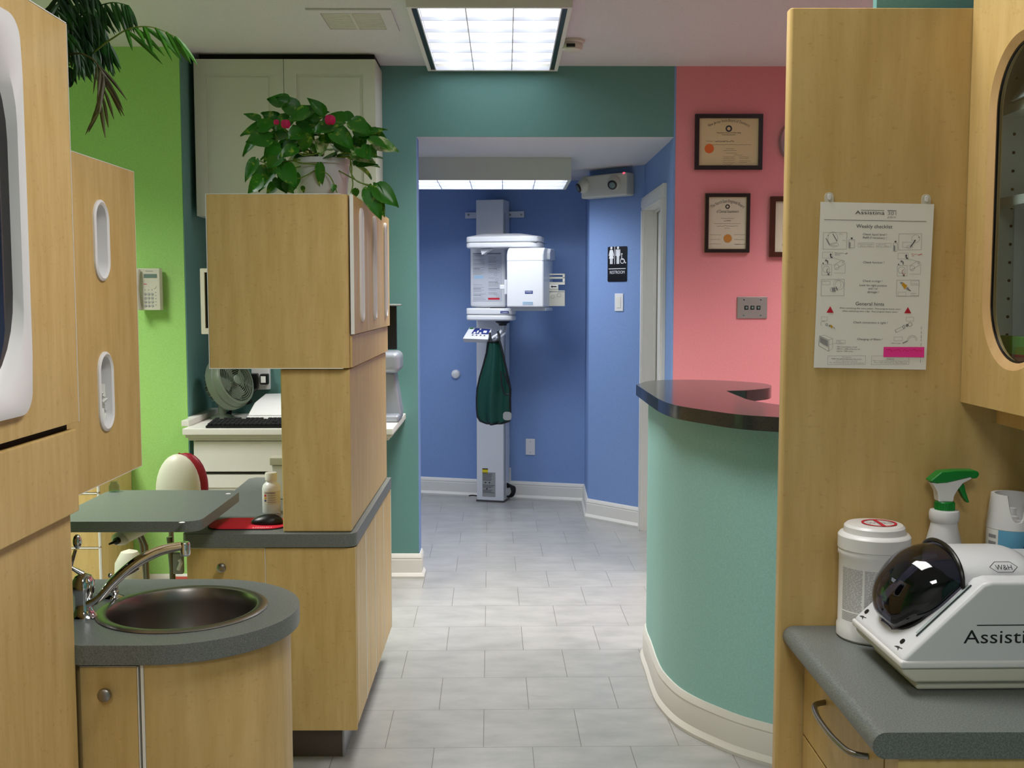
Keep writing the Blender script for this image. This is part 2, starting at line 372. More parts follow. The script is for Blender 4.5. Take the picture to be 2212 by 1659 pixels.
MB().lathe([(.02, 0), (.02, .008), (.008, .01), (.008, .03), (.024, .04), (.027, .055), (.018, .066), (0, .068)], (.962, 6.13, .95), (-1, 0, 0), 20).build('door_knob', 'nickel', dr)

# ================================================================== CEILING FIXTURES
def troffer(x0, x1, y0, y1, zc, nx, ny, label, cat='ceiling light', dark=True, drop=.035, box=0, group=None):
    t = thing('ceiling_light', label, cat, ((x0 + x1) / 2, (y0 + y1) / 2, zc), group)
    zb = zc - box - drop if not box else zc - box
    t_ = .018; top = zb + .05 if box else zc - .004
    fr = MB(); fr.ring(rrect((x0 + x1) / 2, (y0 + y1) / 2, x1 - x0, y1 - y0, 0, 1), rrect((x0 + x1) / 2, (y0 + y1) / 2, x1 - x0 - 2 * t_, y1 - y0 - 2 * t_, 0, 1), 'z', zb, zc - .0005)
    fr.build('housing', 'cab_white' if box else 'trim_white', t)
    ix0, ix1, iy0, iy1 = x0 + t_, x1 - t_, y0 + t_, y1 - t_
    if dark:
        MB().box(ix0, ix0 + .022, iy0, iy1, zb + .004, zb + .03).build('side_slot', 'black', t); MB().box(ix1 - .022, ix1, iy0, iy1, zb + .004, zb + .03).build('side_slot', 'black', t)
        ix0 += .024; ix1 -= .024
    MB().box(ix0, ix1, iy0, iy1, zb + .034, zb + .036).build('lamp_panel', 'lamp_glow', t)
    tb = MB()
    for k in range(3):
        xx = ix0 + (ix1 - ix0) * (k + .5) / 3
        if box: yy = iy0 + (iy1 - iy0) * (k + .5) / 3; tb.tube([(ix0 + .02, yy, zb + .026), (ix1 - .02, yy, zb + .026)], .006, 8)
        else: tb.tube([(xx, iy0 + .02, zb + .026), (xx, iy1 - .02, zb + .026)], .006, 8)
    tb.build('lamp_tube', 'lamp_tube', t)
    lv = MB()
    for k in range(nx + 1):
        x = ix0 + (ix1 - ix0) * k / nx; lv.box(x - .0025, x + .0025, iy0, iy1, zb + .002, zb + .018)
    for k in range(ny + 1):
        y = iy0 + (iy1 - iy0) * k / ny; lv.prism([(y - .002, zb + .001), (y + .002, zb + .001), (y + .004, zb + .017), (y - .004, zb + .017)], 'x', ix0, ix1)
    lv.build('louvre', 'louvre', t); return t
troffer(-.392, .272, 4.43, 5.66, CEIL, 3, 6, 'fluorescent ceiling light with black side slots above the aisle, beside smoke detector')
troffer(-.212, .452, 1.5, 2.7, CEIL, 3, 6, 'unseen fluorescent ceiling light over the sink counter, ahead of the camera', group='unseen ceiling lights added out of frame')  # unseen fixture, added to carry the lamp for the near cabinets
troffer(-.392, .272, -1.5, -.3, CEIL, 3, 6, 'unseen fluorescent ceiling light behind the camera', group='unseen ceiling lights added out of frame')  # unseen fixture, added as the source of the front light
troffer(-2.63, -1.97, 3.1, 4.3, CEIL, 3, 6, 'unseen fluorescent ceiling light over the green room', group='unseen ceiling lights added out of frame')  # unseen fixture, added as the source for the green wall's light
troffer(1.67, 2.33, 3.9, 5.1, CEIL, 3, 6, 'unseen fluorescent ceiling light added over the reception desk', group='unseen ceiling lights added out of frame')  # unseen fixture, added to give the reception side a light source
troffer(-.82, .40, 6.57, 7.15, 2.33, 6, 3, 'boxed fluorescent light hanging under the low hall ceiling', dark=False, box=.135)
troffer(-2.71, -1.49, 6.57, 7.15, 2.33, 6, 3, 'unseen boxed fluorescent light added in the hidden left end of the blue hall', dark=False, box=.135)  # unseen second hall fixture, added for more light in the hall
# vent
v = thing('ceiling_vent', 'flat square white air vent grille in the ceiling', 'vent', (-.645, 4.77, CEIL))
MB().ring(rrect(-.645, 4.77, .352, .375, 0, 1), rrect(-.645, 4.77, .25, .27, 0, 1), 'z', CEIL - .008, CEIL - .0005).build('frame', 'paint_ceiling', v, bevel=.003)
g = MB()
for k in range(12):
    y = 4.65 + k * .0215; g.box(-.768, -.522, y, y + .017, CEIL - .006, CEIL - .004)
g.box(-.651, -.639, 4.637, 4.903, CEIL - .008, CEIL - .003)
g.build('grille', 'plastic_cream', v); MB().box(-.77, -.52, 4.636, 4.904, CEIL - .003, CEIL - .0005).build('backing', 'plastic_grey', v)
# smoke detector
s_ = thing('smoke_detector', 'round cream smoke detector on the ceiling', 'smoke detector', (.315, 5.14, CEIL))
MB().lathe([(.058, 0), (.058, .01), (.05, .014)], (.315, 5.14, CEIL - .0005), (0, 0, -1), 32).build('mounting_ring', 'plastic_cream', s_)
MB().lathe([(.048, .014), (.05, .03), (.044, .045), (.03, .05), (0, .051)], (.315, 5.14, CEIL), (0, 0, -1), 32).build('cover', 'plastic_cream', s_)
MB().box(.285, .325, 5.085, 5.1, CEIL - .04, CEIL - .026).build('sensor_slot', 'black', s_)

# ================================================================== LEFT FOREGROUND
# tall cabinet, aisle face at X=-.90
FX = -.90
t = thing('tall_cabinet', 'tall maple cabinet at the left edge with dark glass door', 'cabinet', (-1.12, 1.6, 0))
MB().box(-1.36, FX - .022, 1.0, 2.262, .10, 2.05).build('carcass', 'maple', t)
MB().box(-1.36, FX - .06, 1.0, 2.26, 0, .10).build('toe_kick', 'toe_kick', t)
gz0, gz1 = 1.30, 1.985
dy0, dy1 = 1.50, 2.283
outer = rrect((dy0 + dy1) / 2, (1.237 + 2.058) / 2, dy1 - dy0, 2.058 - 1.237, .004)
inn = rrect(1.772, 1.645, .52, .69, .05)
dd = MB().ring(outer, inn, 'x', FX - .02, FX).build('door', 'maple', t, bevel=.0015)
o2 = rrect(1.770, 1.645, .545, .73, .045, 8); i2 = rrect(1.775, 1.645, .480, .645, .19, 8)
fm = MB(); n_ = len(o2)
prof = [(0, FX - .002), (.012, FX + .010), (.35, FX + .016), (.8, FX + .008), (1.0, FX - .012)]
vs = []; fs = []
for tt, xx in prof:
    vs += [(xx, o2[i][0] + (i2[i][0] - o2[i][0]) * tt, o2[i][1] + (i2[i][1] - o2[i][1]) * tt) for i in range(n_)]
for a in range(len(prof) - 1):
    for i in range(n_): j = (i + 1) % n_; fs.append((a * n_ + i, a * n_ + j, (a + 1) * n_ + j, (a + 1) * n_ + i))
fm.add(vs, fs).build('window_frame', 'plastic_white', dd, label='moulded white window frame')
MB().prism(rrect(1.772, 1.645, .51, .68, .19, 8), 'x', FX - .013, FX - .009).build('glass', 'glass_dark', dd, label='dark glass pane')
MB().box(FX - .024, FX + .0005, 2.2832, 2.2846, 1.237, 2.058).box(FX - .4, FX, 1.0, 2.283, 2.0585, 2.0605).build('edge_band', 'edge_white', t)
MB().box(FX - .02, FX - .002, 1.0, 2.276, 1.047, 1.222).build('fascia', 'maple', t, bevel=.003)
MB().box(FX - .03, FX - .021, 1.0, 2.27, 1.2, 1.24).build('shadow_gap', 'gap_dark', t)
MB().box(FX - .04, FX - .016, 1.0, 2.262, .10, 1.043).build('lower_door', 'maple', t, bevel=.002)

# dispenser cabinet over the sink
DX = -.97
t = thing('dispenser_cabinet', 'hanging maple cabinet above the sink with two oval dispenser slots', 'cabinet', (-1.16, 2.58, 1.05))
n_ = 12
def slot_ring(yc, zc, w_, h_): return rrect(yc, zc, w_, h_, w_ / 2, 8)
sl = [(2.628, 1.634, .084, .182), (2.628, 1.27, .084, .182)]
# face in two bands so each band carries one slot
MB().ring(rrect(2.58, 1.6425, .59, .363, .0005, 8), slot_ring(*sl[0]), 'x', DX - .018, DX).ring(rrect(2.58, 1.2555, .59, .411, .0005, 8), slot_ring(*sl[1]), 'x', DX - .018, DX).build('front_panel', 'maple', t, smooth=False)
MB().box(-1.36, DX - .10, 2.287, 2.873, 1.052, 1.822).box(-1.36, DX - .018, 2.287, 2.30, 1.052, 1.822).box(-1.36, DX - .018, 2.86, 2.873, 1.052, 1.822).box(-1.36, DX - .018, 2.287, 2.873, 1.81, 1.822).box(-1.36, DX - .018, 2.287, 2.873, 1.052, 1.064).build('carcass', 'maple', t)
MB().box(DX - .02, DX + .0004, 2.8752, 2.8764, 1.05, 1.824).box(DX - .012, DX + .0004, 2.285, 2.876, 1.8242, 1.8256).box(DX - .012, DX + .0004, 2.285, 2.876, 1.0484, 1.0498).build('edge_band', 'edge_white', t)
for k, (yc, zc, w_, h_) in enumerate(sl):
    r0 = slot_ring(yc, zc, w_ + .012, h_ + .012); r1 = slot_ring(yc, zc, w_ - .012, h_ - .012); r2 = slot_ring(yc, zc, w_ - .02, h_ - .02)
    mb = MB(); vs = []; fs = []; q = len(r0)
    for R, xx in ((r0, DX - .001), (r0, DX + .004), (slot_ring(yc, zc, w_, h_), DX + .007), (r1, DX + .003), (r2, DX - .06)): vs += [(xx, a, b) for a, b in R]
    for a in range(4):
        for i in range(q): j = (i + 1) % q; fs.append((a * q + i, a * q + j, (a + 1) * q + j, (a + 1) * q + i))
    fs.append(tuple(range(4 * q, 5 * q))); mb.add(vs, fs).build('dispenser_slot', 'plastic_white', t, label=('upper' if k == 0 else 'lower') + ' oval white dispenser slot')
# paper towels crumpled in the lower slot
mb = MB(); rnd = random.Random(3)
for k in range(5):
    z0 = 1.20 + k * .018; pts = [(DX - .012 + rnd.uniform(-.008, .006), 2.605 + i * .008, z0 + rnd.uniform(-.010, .012) + .012 * math.sin(i * 1.3 + k)) for i in range(8)]
    vs = []; fs = []
    for (x, y, z) in pts: vs += [(x, y, z), (x - .028, y, z + rnd.uniform(-.004, .006)), (x - .028, y, z + .001 + rnd.uniform(-.004, .006)), (x, y, z + .0014)]
    for i in range(7):
        for a in range(4): fs.append((i * 4 + a, i * 4 + (a + 1) % 4, (i + 1) * 4 + (a + 1) % 4, (i + 1) * 4 + a))
    mb.add(vs, fs)
tag(mb.build('paper_towels', 'paper'), 'crumpled white paper towels showing in the lower dispenser slot', 'paper towels')

# sink unit
SX, SY, SR = -.765, 2.53, .272
t = thing('sink_cabinet', 'curved-end maple cabinet under the round steel sink', 'cabinet', (-.9, 2.53, 0))
arc = lambda r, a0, a1, n=28: [(SX + r * math.cos(a0 + (a1 - a0) * i / n), SY + r * math.sin(a0 + (a1 - a0) * i / n)) for i in range(n + 1)]
MB().prism(arc(.250, -PI / 2, PI / 2) + arc(.234, PI / 2, -PI / 2), 'z', .10, .714).box(-.7768, -.7648, SY - .25, SY - .234, .10, .714).build('curved_panel', 'maple', t)
MB().prism(arc(.19, -PI / 2, PI / 2) + [(-1.3, SY + .19), (-1.3, SY - .18)], 'z', 0, .10).build('toe_kick', 'toe_kick', t)
MB().box(-1.36, -.79, SY - .228, SY - .212, .10, .714).box(-1.36, -.765, SY + .234, SY + .25, .10, .714).box(-1.36, -1.344, SY - .228, SY + .25, .10, .714).box(-1.344, -.79, SY - .212, SY + .234, .10, .116).build('carcass', 'maple', t)
MB().box(-.7840, -.7775, SY - .252, SY - .23, .10, .712).build('edge_strip', 'edge_white', t, label='white vertical edge strip')
kd = MB().box(-.915, -.7925, SY - .2505, SY - .2355, .11, .705).build('door', 'maple', t, bevel=.002)
MB().box(-.7915, -.7893, SY - .251, SY - .24, .11, .706).box(-.915, -.793, SY - .2495, SY - .2355, .7052, .7065).build('edge_band', 'edge_white', kd)
p = at(229, 1498, SY - .262)
KNOB = [(.006, 0), (.006, .010), (.013, .014), (.015, .020), (.014, .026), (.009, .029), (0, .0295)]
MB().lathe(KNOB, (p.x, SY - .2505, p.z), (0, -1, 0), 20).build('knob', 'nickel', kd)
ct = arc(SR, -PI / 2, PI / 2, 36) + [(-1.37, SY + SR), (-1.37, SY - SR)]
cc = thing('sink_countertop', 'grey speckled round-ended countertop around the sink', 'countertop', (-.95, SY, .715))
mb = MB(); hole = circ(SX, SY, .172, 36)
# slab top with a round hole: ring between outline sampled by angle and the hole
def ray_out(a):
    dx, dy = math.cos(a), math.sin(a)
    if dx >= 0: return (SX + SR * dx, SY + SR * dy)
    tt = min(SR / abs(dy) if abs(dy) > 1e-6 else 9, .59 / -dx); x, y = SX + tt * dx, SY + tt * dy
    return (x, max(y, 2.264)) if x < -.9175 else (x, y)
angs = [2 * PI * i / 144 for i in range(144)]
mb.ring([ray_out(a) for a in angs], [(SX + .172 * math.cos(a), SY + .172 * math.sin(a)) for a in angs], 'z', .716, .760)
mb.build('slab', 'laminate_grey', cc, bevel=.0015)
sk = thing('round_sink', 'round stainless steel sink basin set in grey countertop', 'sink', (SX, SY, .76))
MB().lathe([(.196, .0006), (.197, .002), (.192, .005), (.180, .0062), (.172, .004), (.168, -.004), (.165, -.03), (.160, -.115), (.145, -.14), (.11, -.152), (.03, -.158), (.028, -.158)], (SX, SY, .76), Z_, 64, 1.0, False).build('basin', 'steel', sk)
MB().lathe([(.03, 0), (.03, .003), (.02, .004), (0, .002)], (SX, SY, .602), Z_, 24).build('drain', 'chrome', sk)
# faucet
fx = thing('faucet', 'chrome faucet with long arched spout over the round sink', 'faucet', (-.97, 2.46, .76))
MB().lathe([(.030, 0), (.030, .004), (.026, .008), (.020, .02), (.019, .05), (.024, .06), (.025, .085), (.018, .098), (.006, .104), (0, .105)], (-.972, 2.46, .7603), Z_, 28).build('body', 'chrome', fx)
S = [at(190, 1305, 2.45), at(215, 1290, 2.45), at(250, 1252, 2.45), at(295, 1215, 2.45), at(345, 1190, 2.45), at(390, 1180, 2.45), at(402, 1179, 2.45)]
S = catmull(S, 6); mb = MB().tube(S, [.009 + .004 * (1 - abs(2 * i / (len(S) - 1) - 1)) for i in range(len(S))], 14)
mb.build('spout', 'chrome', fx)
e = at(400, 1178, 2.45); MB().lathe([(.009, .008), (.011, .004), (.0115, -.018), (.0095, -.024), (0, -.024)], e, Z_, 18).build('aerator', 'chrome', fx)
k0 = at(163, 1188, 2.45); MB().tube([(-.972, 2.46, .862), (-.998, 2.455, .88), tuple(k0)], [.007, .005, .004], 10).ell(at(167, 1170, 2.45), .010, .010, .017).build('lever', 'chrome', fx)
vx = atz(245, 1292, .76); va = thing('valve_handle', 'small chrome valve with a thin lever beside the faucet', 'valve', vx)
MB().lathe([(.026, .0003), (.026, .004), (.020, .007), (.013, .010), (.014, .018), (.011, .020), (.012, .028), (.008, .032), (0, .033)], vx, Z_, 24).build('escutcheon', 'chrome', va)
tip = at(301, 1228, vx.y); b0 = vx + Vector((0, 0, .045))
MB().tube([vx + Vector((0, 0, .03)), b0], .006, 10).ell(b0 + Vector((-.006, 0, .012)), .006, .006, .006).tube([b0, b0.lerp(tip, .5) - Vector((0, 0, .001)), tip], [.006, .0045, .0035], 10).build('lever', 'chrome', va)

# palm standing on the dispenser cabinet
pt = thing('potted_palm', 'dark feathery palm on top of the slotted maple cabinet', 'plant', (-1.2, 2.56, 1.826))
MB().lathe([(.075, .001), (.08, .005), (.10, .17), (.108, .172), (.108, .19), (.096, .19), (.092, .165), (0, .165)], (-1.2, 2.56, 1.826), Z_, 28).build('pot', 'plastic_cream', pt)
def leaflet(mb, a, d, ln, wd, side):
    d = d.normalized(); n = 5; up = side.cross(d).normalized(); vs = []; fs = []
    for i in range(n + 1):
        t_ = i / n; p = a + d * ln * t_ + Vector((0, 0, -1)) * ln * .22 * t_ * t_; ww = wd * math.sin(PI * min(1, t_ * .85 + .12)) ** .8 if i < n else .0004
        vs += [p - side * ww, p + up * ww * .35, p + side * ww]
    for i in range(n): b = i * 3; fs += [(b, b + 1, b + 4, b + 3), (b + 1, b + 2, b + 5, b + 4)]
    mb.add(vs, fs)
def frond(ctrl, ln, n, m, seed, wd=.006, skip=.1, hang=.6, fwd=.6):
    r_ = random.Random(seed); P = catmull(ctrl, 10); L_ = len(P); mb = MB(); mb.mi = 0
    mb.tube(P, [.0028 * (1 - .75 * i / L_) for i in range(L_)], 6); mb.mi = 1
    for k in range(n):
        u = skip + (1 - skip) * k / (n - 1); i = min(L_ - 2, int(u * (L_ - 1))); p = P[i]; tg = (P[i + 1] - P[max(0, i - 1)]).normalized()
        sd = tg.cross(Vector((r_.uniform(-.2, .2), r_.uniform(-.5, .2), 1))).normalized()
        for s in (1, -1):
            dr_ = (sd * s * (1 - hang) + tg * fwd * (.7 + .6 * u) + Vector((r_.uniform(-.12, .12), r_.uniform(-.2, .2), -hang - r_.uniform(0, .25)))).normalized()
            l2 = ln * (.55 + .45 * math.sin(PI * (.2 + .7 * u))) * r_.uniform(.85, 1.1)
            q = dr_.cross(Vector((r_.uniform(-.5, .5), -1, r_.uniform(-.3, .3)))).normalized()
            leaflet(mb, p, dr_, l2, wd * r_.uniform(.8, 1.15), q)
    mb.build('frond', ['stem_green' if m == 'leaf_palm_lit' else m, m], pt, smooth=False)
c0 = Vector((-1.2, 2.56, 2.0))
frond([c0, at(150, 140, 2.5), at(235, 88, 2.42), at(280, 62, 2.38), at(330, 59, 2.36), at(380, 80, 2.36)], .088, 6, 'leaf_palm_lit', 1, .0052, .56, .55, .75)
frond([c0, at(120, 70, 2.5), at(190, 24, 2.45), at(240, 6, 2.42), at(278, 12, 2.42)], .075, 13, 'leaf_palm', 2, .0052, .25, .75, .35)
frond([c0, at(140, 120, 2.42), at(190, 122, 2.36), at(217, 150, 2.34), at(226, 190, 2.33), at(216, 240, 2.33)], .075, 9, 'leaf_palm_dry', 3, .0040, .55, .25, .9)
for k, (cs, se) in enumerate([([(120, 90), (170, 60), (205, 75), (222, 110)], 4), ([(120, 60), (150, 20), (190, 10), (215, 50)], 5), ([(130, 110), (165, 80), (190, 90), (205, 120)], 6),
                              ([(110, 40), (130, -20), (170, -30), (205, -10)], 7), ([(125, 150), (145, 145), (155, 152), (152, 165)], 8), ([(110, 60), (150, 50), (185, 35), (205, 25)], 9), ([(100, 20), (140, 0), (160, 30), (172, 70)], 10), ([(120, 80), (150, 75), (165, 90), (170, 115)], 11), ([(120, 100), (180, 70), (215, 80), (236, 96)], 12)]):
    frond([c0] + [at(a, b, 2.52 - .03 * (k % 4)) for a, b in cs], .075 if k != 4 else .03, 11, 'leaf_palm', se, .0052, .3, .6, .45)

# ================================================================== SWING TRAY, DENTAL CHAIR, FAR DRAWERS
t = thing('swing_tray', 'grey laminate swing tray with two white screw caps', 'tray', (-1.1, 3.36, .82))
q = [(-.883, 3.095), (-.885, 3.60), (-1.325, 3.62), (-1.325, 3.10)]
mb = MB(); mb.prism(rrect(-1.105, 3.35, .444, .51, .045, 6), 'z', .82, .852); mb.build('tabletop', 'laminate_grey', t, bevel=.0015)
for px, py in ((393, 1128), (493, 1066)):
    p = atz(px, py, .853); MB().lathe([(.0085, 0), (.0085, .0008), (.006, .0016), (0, .0017)], (p.x, p.y, .8519), Z_, 20).build('screw_cap', 'plastic_white', t)
mb = MB(); a = at(262, 1163, 3.4); mb.ell(a, .03, .03, .022); mb.tube([a, a + Vector((.06, .01, .025)), a + Vector((.12, 0, .055))], [.022, .018, .014], 12)
mb.tube([a + Vector((.08, 0, .045)), a + Vector((.20, .02, .062)), at(380, 1158, 3.4) + Vector((0, 0, .020))], .012, 12)
mb.build('arm', 'plastic_cream', t); MB().lathe([(.011, 0), (.011, .012), (.005, .014), (.003, .04), (0, .042)], a - Vector((0, .028, 0)), (-.4, -1, -.1), 14).build('knob', 'black', t)
MB().tube([at(366, 1160, 3.42), at(372, 1225, 3.42), (at(374, 1225, 3.42).x, 3.42, .25), (at(374, 1225, 3.42).x, 3.42, .006)], .0095, 12).lathe([(.05, 0), (.05, .012), (.02, .02)], (at(374, 1225, 3.42).x, 3.42, .001), Z_, 24).build('post', 'steel_dark', t)
h_ = thing('handpiece_holder', 'small grey holder clipped to the swing tray post', 'holder', at(384, 1215, 3.40))
a = at(385, 1215, 3.395); MB().box(a.x - .015, a.x + .017, 3.385, 3.405, a.z - .036, a.z + .032).build('bracket', 'plastic_grey', h_, bevel=.004)
MB().tube([a + Vector((.004, -.014, -.02)), a + Vector((.014, -.016, .004)), a + Vector((.008, -.016, .014))], .006, 10).build('clip', 'plastic_white', h_)
hs = MB().tube([at(302, 1150, 3.6), at(316, 1180, 3.6), at(318, 1235, 3.6), (at(318, 1235, 3.6).x, 3.62, .3)], .007, 10)
hs.tube([at(296, 1150, 3.62), at(306, 1175, 3.62), at(313, 1235, 3.62), (at(312, 1235, 3.6).x, 3.64, .3)], .007, 10)
tag(hs.build('suction_hose', 'steel_dark'), 'pair of dark hoses hanging below the swing tray', 'hose')

t = thing('dental_chair', 'cream shelled dental chair with dark red upholstery behind the tray', 'dental chair', (-1.35, 4.25, 0))
bc = at(392, 1062, 4.25)
def shell(p): return Vector((p.x, p.y, p.z))
mb = MB().ell((bc.x - .012, 4.25, .735), .088, .05, .145, 28, 16); mb.build('backrest_shell', 'plastic_cream', t)
# red upholstery rim follows the shell's right edge
pts = [at(a, b, 4.30) for a, b in [(384, 983), (392, 987), (404, 995), (420, 1018), (432, 1045), (438, 1075), (437, 1095)]]
MB().tube(catmull(pts, 6), .011, 10).ell((bc.x - .0, 4.32, .735), .088, .045, .14, 24, 14).build('upholstery', 'red_vinyl', t, label='dark red vinyl upholstery')
MB().box(bc.x - .13, bc.x + .20, 4.1, 4.5, .26, .33).build('seat', 'red_vinyl', t, bevel=.03, seg=3)
pc = at(280, 1215, 3.95)
MB().lathe([(.07, 0.003), (.07, .05), (.058, .25), (.056, .45), (.052, .52), (.03, .56), (0, .57)], (pc.x, 3.95, 0), Z_, 24).box(pc.x - .15, pc.x + .18, 3.9, 4.35, .001, .06).build('pedestal', 'plastic_cream', t, label='cream plastic pedestal')
MB().box(pc.x - .03, bc.x + .04, 3.95, 4.3, .20, .255).build('seat_arm', 'plastic_cream', t, bevel=.01)
MB().tube([(bc.x - .06, 4.30, .33), (bc.x - .06, 4.30, .62)], .010, 10).build('back_post', 'steel_dark', t)

t = thing('drawer_cabinet', 'maple drawer cabinet in front of the green wall', 'cabinet', (-2.2, 5.05, 0))
MB().box(-2.6, -1.832, 4.86, 5.275, .08, .76).build('carcass', 'maple', t)
MB().box(-2.55, -1.87, 4.91, 5.26, 0, .08).build('toe_kick', 'toe_kick', t)
for z0, z1 in ((.09, .362), (.370, .612), (.620, .755)):
    dw = MB().box(-2.59, -1.838, 4.84, 4.859, z0, z1).build('drawer', 'maple', t, bevel=.001)
    MB().box(-1.8375, -1.833, 4.839, 4.859, z0, z1).box(-2.59, -1.838, 4.838, 4.859, z1 + .0005, z1 + .005).build('edge_band', 'edge_white', dw)
c1 = thing('glass_jar', 'small clear jar on the far drawer cabinet beside green wall', 'jar', at(250, 1052, 3.62) + Vector((0, 0, 0)))
c1.location = (-1.31, 3.66, .852); PINV[c1.name] = Matrix.Translation((1.31, -3.66, -.852))
c1['label'] = 'small clear jar at the far left corner of the swing tray'
# keep the jar on the tray surface
MB().lathe([(.018, 0.001), (.018, .02), (.012, .03), (.012, .034), (.010, .034), (.010, .03), (.016, .019), (.016, .003), (0, .003)], (-1.30, 3.575, .8525), Z_, 20).build('body', 'clear', c1)

# ================================================================== CENTRE HUTCH
t = thing('base_cabinet', 'maple base cabinet beneath the tall centre hutch', 'cabinet', (-.73, 3.88, 0))
MB().box(-.998, -.486, 3.372, 4.398, .135, .714).build('carcass', 'maple', t)
MB().box(-.95, -.525, 3.44, 4.33, 0, .135).build('toe_kick', 'toe_kick', t)
s1 = at(575, 1300, 3.352).x
dd = MB().box(-.998, s1 - .0015, 3.352, 3.37, .137, .712).build('door', 'maple', t, bevel=.0008)
MB().box(s1 - .0014, s1 + .0002, 3.3515, 3.37, .137, .712).box(-.998, s1 - .0015, 3.3515, 3.37, .7122, .7134).build('edge_band', 'edge_white', dd)
p = at(478, 1227, 3.33); MB().lathe(KNOB, (p.x, 3.352, p.z), (0, -1, 0), 20).build('knob', 'nickel', dd)
MB().box(s1 + .001, -.470, 3.352, 3.37, .125, .7125).box(s1 + .001, -.470, 3.3515, 3.37, .1235, .1249).build('front_panel', 'maple', t)
ys = [3.371, 3.60, 3.86, 4.13, 4.40]
for k in range(4):
    pn = MB().box(-.486, -.469, ys[k] + .0015, ys[k + 1] - .001, .135, .712).build('side_panel', 'maple', t)
    MB().box(-.486, -.4675, ys[k + 1] - .002, ys[k + 1] + .0035, .135, .712).build('edge_band', 'edge_white', pn)
MB().box(-.530, -.524, 3.435, 4.34, 0, .132).build('kick_plate', 'alum', t)
mb = MB(); poly = [(-1.02, 3.365), (-1.02, 3.345)] + [(-.50, 3.345)] + [(-.487 + .0, 3.349), (-.472, 3.362), (-.466, 3.378)] + [(-.466, 4.40), (-1.03, 4.405), (-1.055, 4.38)]
poly = [(-1.0, 3.345), (-.505, 3.345), (-.487, 3.348), (-.473, 3.359), (-.466, 3.378), (-.466, 4.41), (-1.02, 4.41), (-1.045, 4.38), (-1.01, 3.36)]
tag(MB().prism(poly, 'z', .7155, .760).build('countertop', 'laminate_grey', bevel=.003), 'grey speckled countertop on the centre base cabinet', 'countertop')
t = thing('hutch_column', 'maple column standing on the grey countertop', 'cabinet', (-.59, 3.88, .76))
MB().box(-.698, -.482, 3.365, 4.395, .7605, 1.275).build('body', 'maple', t, bevel=.006, seg=3)
t = thing('upper_cabinet', 'boxy maple wall unit on the column, topped by trailing plant', 'cabinet', (-.7, 3.88, 1.276))
HZ0, HZ1 = 1.278, 1.812
MB().prism([(-.912, 3.352), (-.50, 3.352), (-.490, 3.354), (-.483, 3.361), (-.481, 3.372), (-.481, 4.40), (-.912, 4.40)], 'z', HZ0, HZ1).build('body', 'maple', t, bevel=.0015)
MB().box(-.9145, -.9125, 3.3515, 3.37, HZ0, HZ1).box(-.914, -.50, 3.351, 3.354, HZ0 - .0015, HZ0 + .0008).box(-.914, -.50, 3.351, 3.354, HZ1 - .0005, HZ1 + .0015).build('edge_band', 'edge_white', t)
DZ0 = 1.383
for k in range(3):
    y0, y1 = 3.366 + k * .3455, 3.366 + (k + 1) * .3455 - .003
    zc = 1.601; hh = .355; yc = y0 + .155; yc = [3.535, 3.885, 4.24][k]
    dd = MB().ring(rrect((y0 + y1) / 2, (DZ0 + HZ1) / 2, y1 - y0, HZ1 - DZ0, .0005, 8), slot_ring(yc, zc, .055, hh), 'x', -.4765, -.4655).build('door', 'maple', t, smooth=False)
    MB().box(-.4765, -.4650, y0 - .0022, y0 - .0002, DZ0, HZ1).build('edge_band', 'edge_white', dd)
    mb = MB(); vs = []; fs = []
    L5 = [(slot_ring(yc, zc, .067, hh + .012), -.466), (slot_ring(yc, zc, .067, hh + .012), -.460), (slot_ring(yc, zc, .055, hh), -.457), (slot_ring(yc, zc, .045, hh - .01), -.461), (slot_ring(yc, zc, .045, hh - .01), -.4795)]
    qn = len(L5[0][0])
    for R, xx in L5: vs += [(xx, a, b) for a, b in R]
    for a in range(4):
        for i in range(qn): j = (i + 1) % qn; fs.append((a * qn + i, a * qn + j, (a + 1) * qn + j, (a + 1) * qn + i))
    mb.add(vs, fs); mb.mi = 1; mb.add([(xx_, a, b) for xx_, (a, b) in ((-.4785, p_) for p_ in slot_ring(yc, zc, .045, hh - .01))], [tuple(range(qn))]); mb.build('handle', ['plastic_white', 'steel_dark'], dd, label='oval white recessed handle')
MB().box(-.4805, -.474, 3.37, 4.395, HZ0 + .002, DZ0 - .004).build('fascia', 'maple', t)

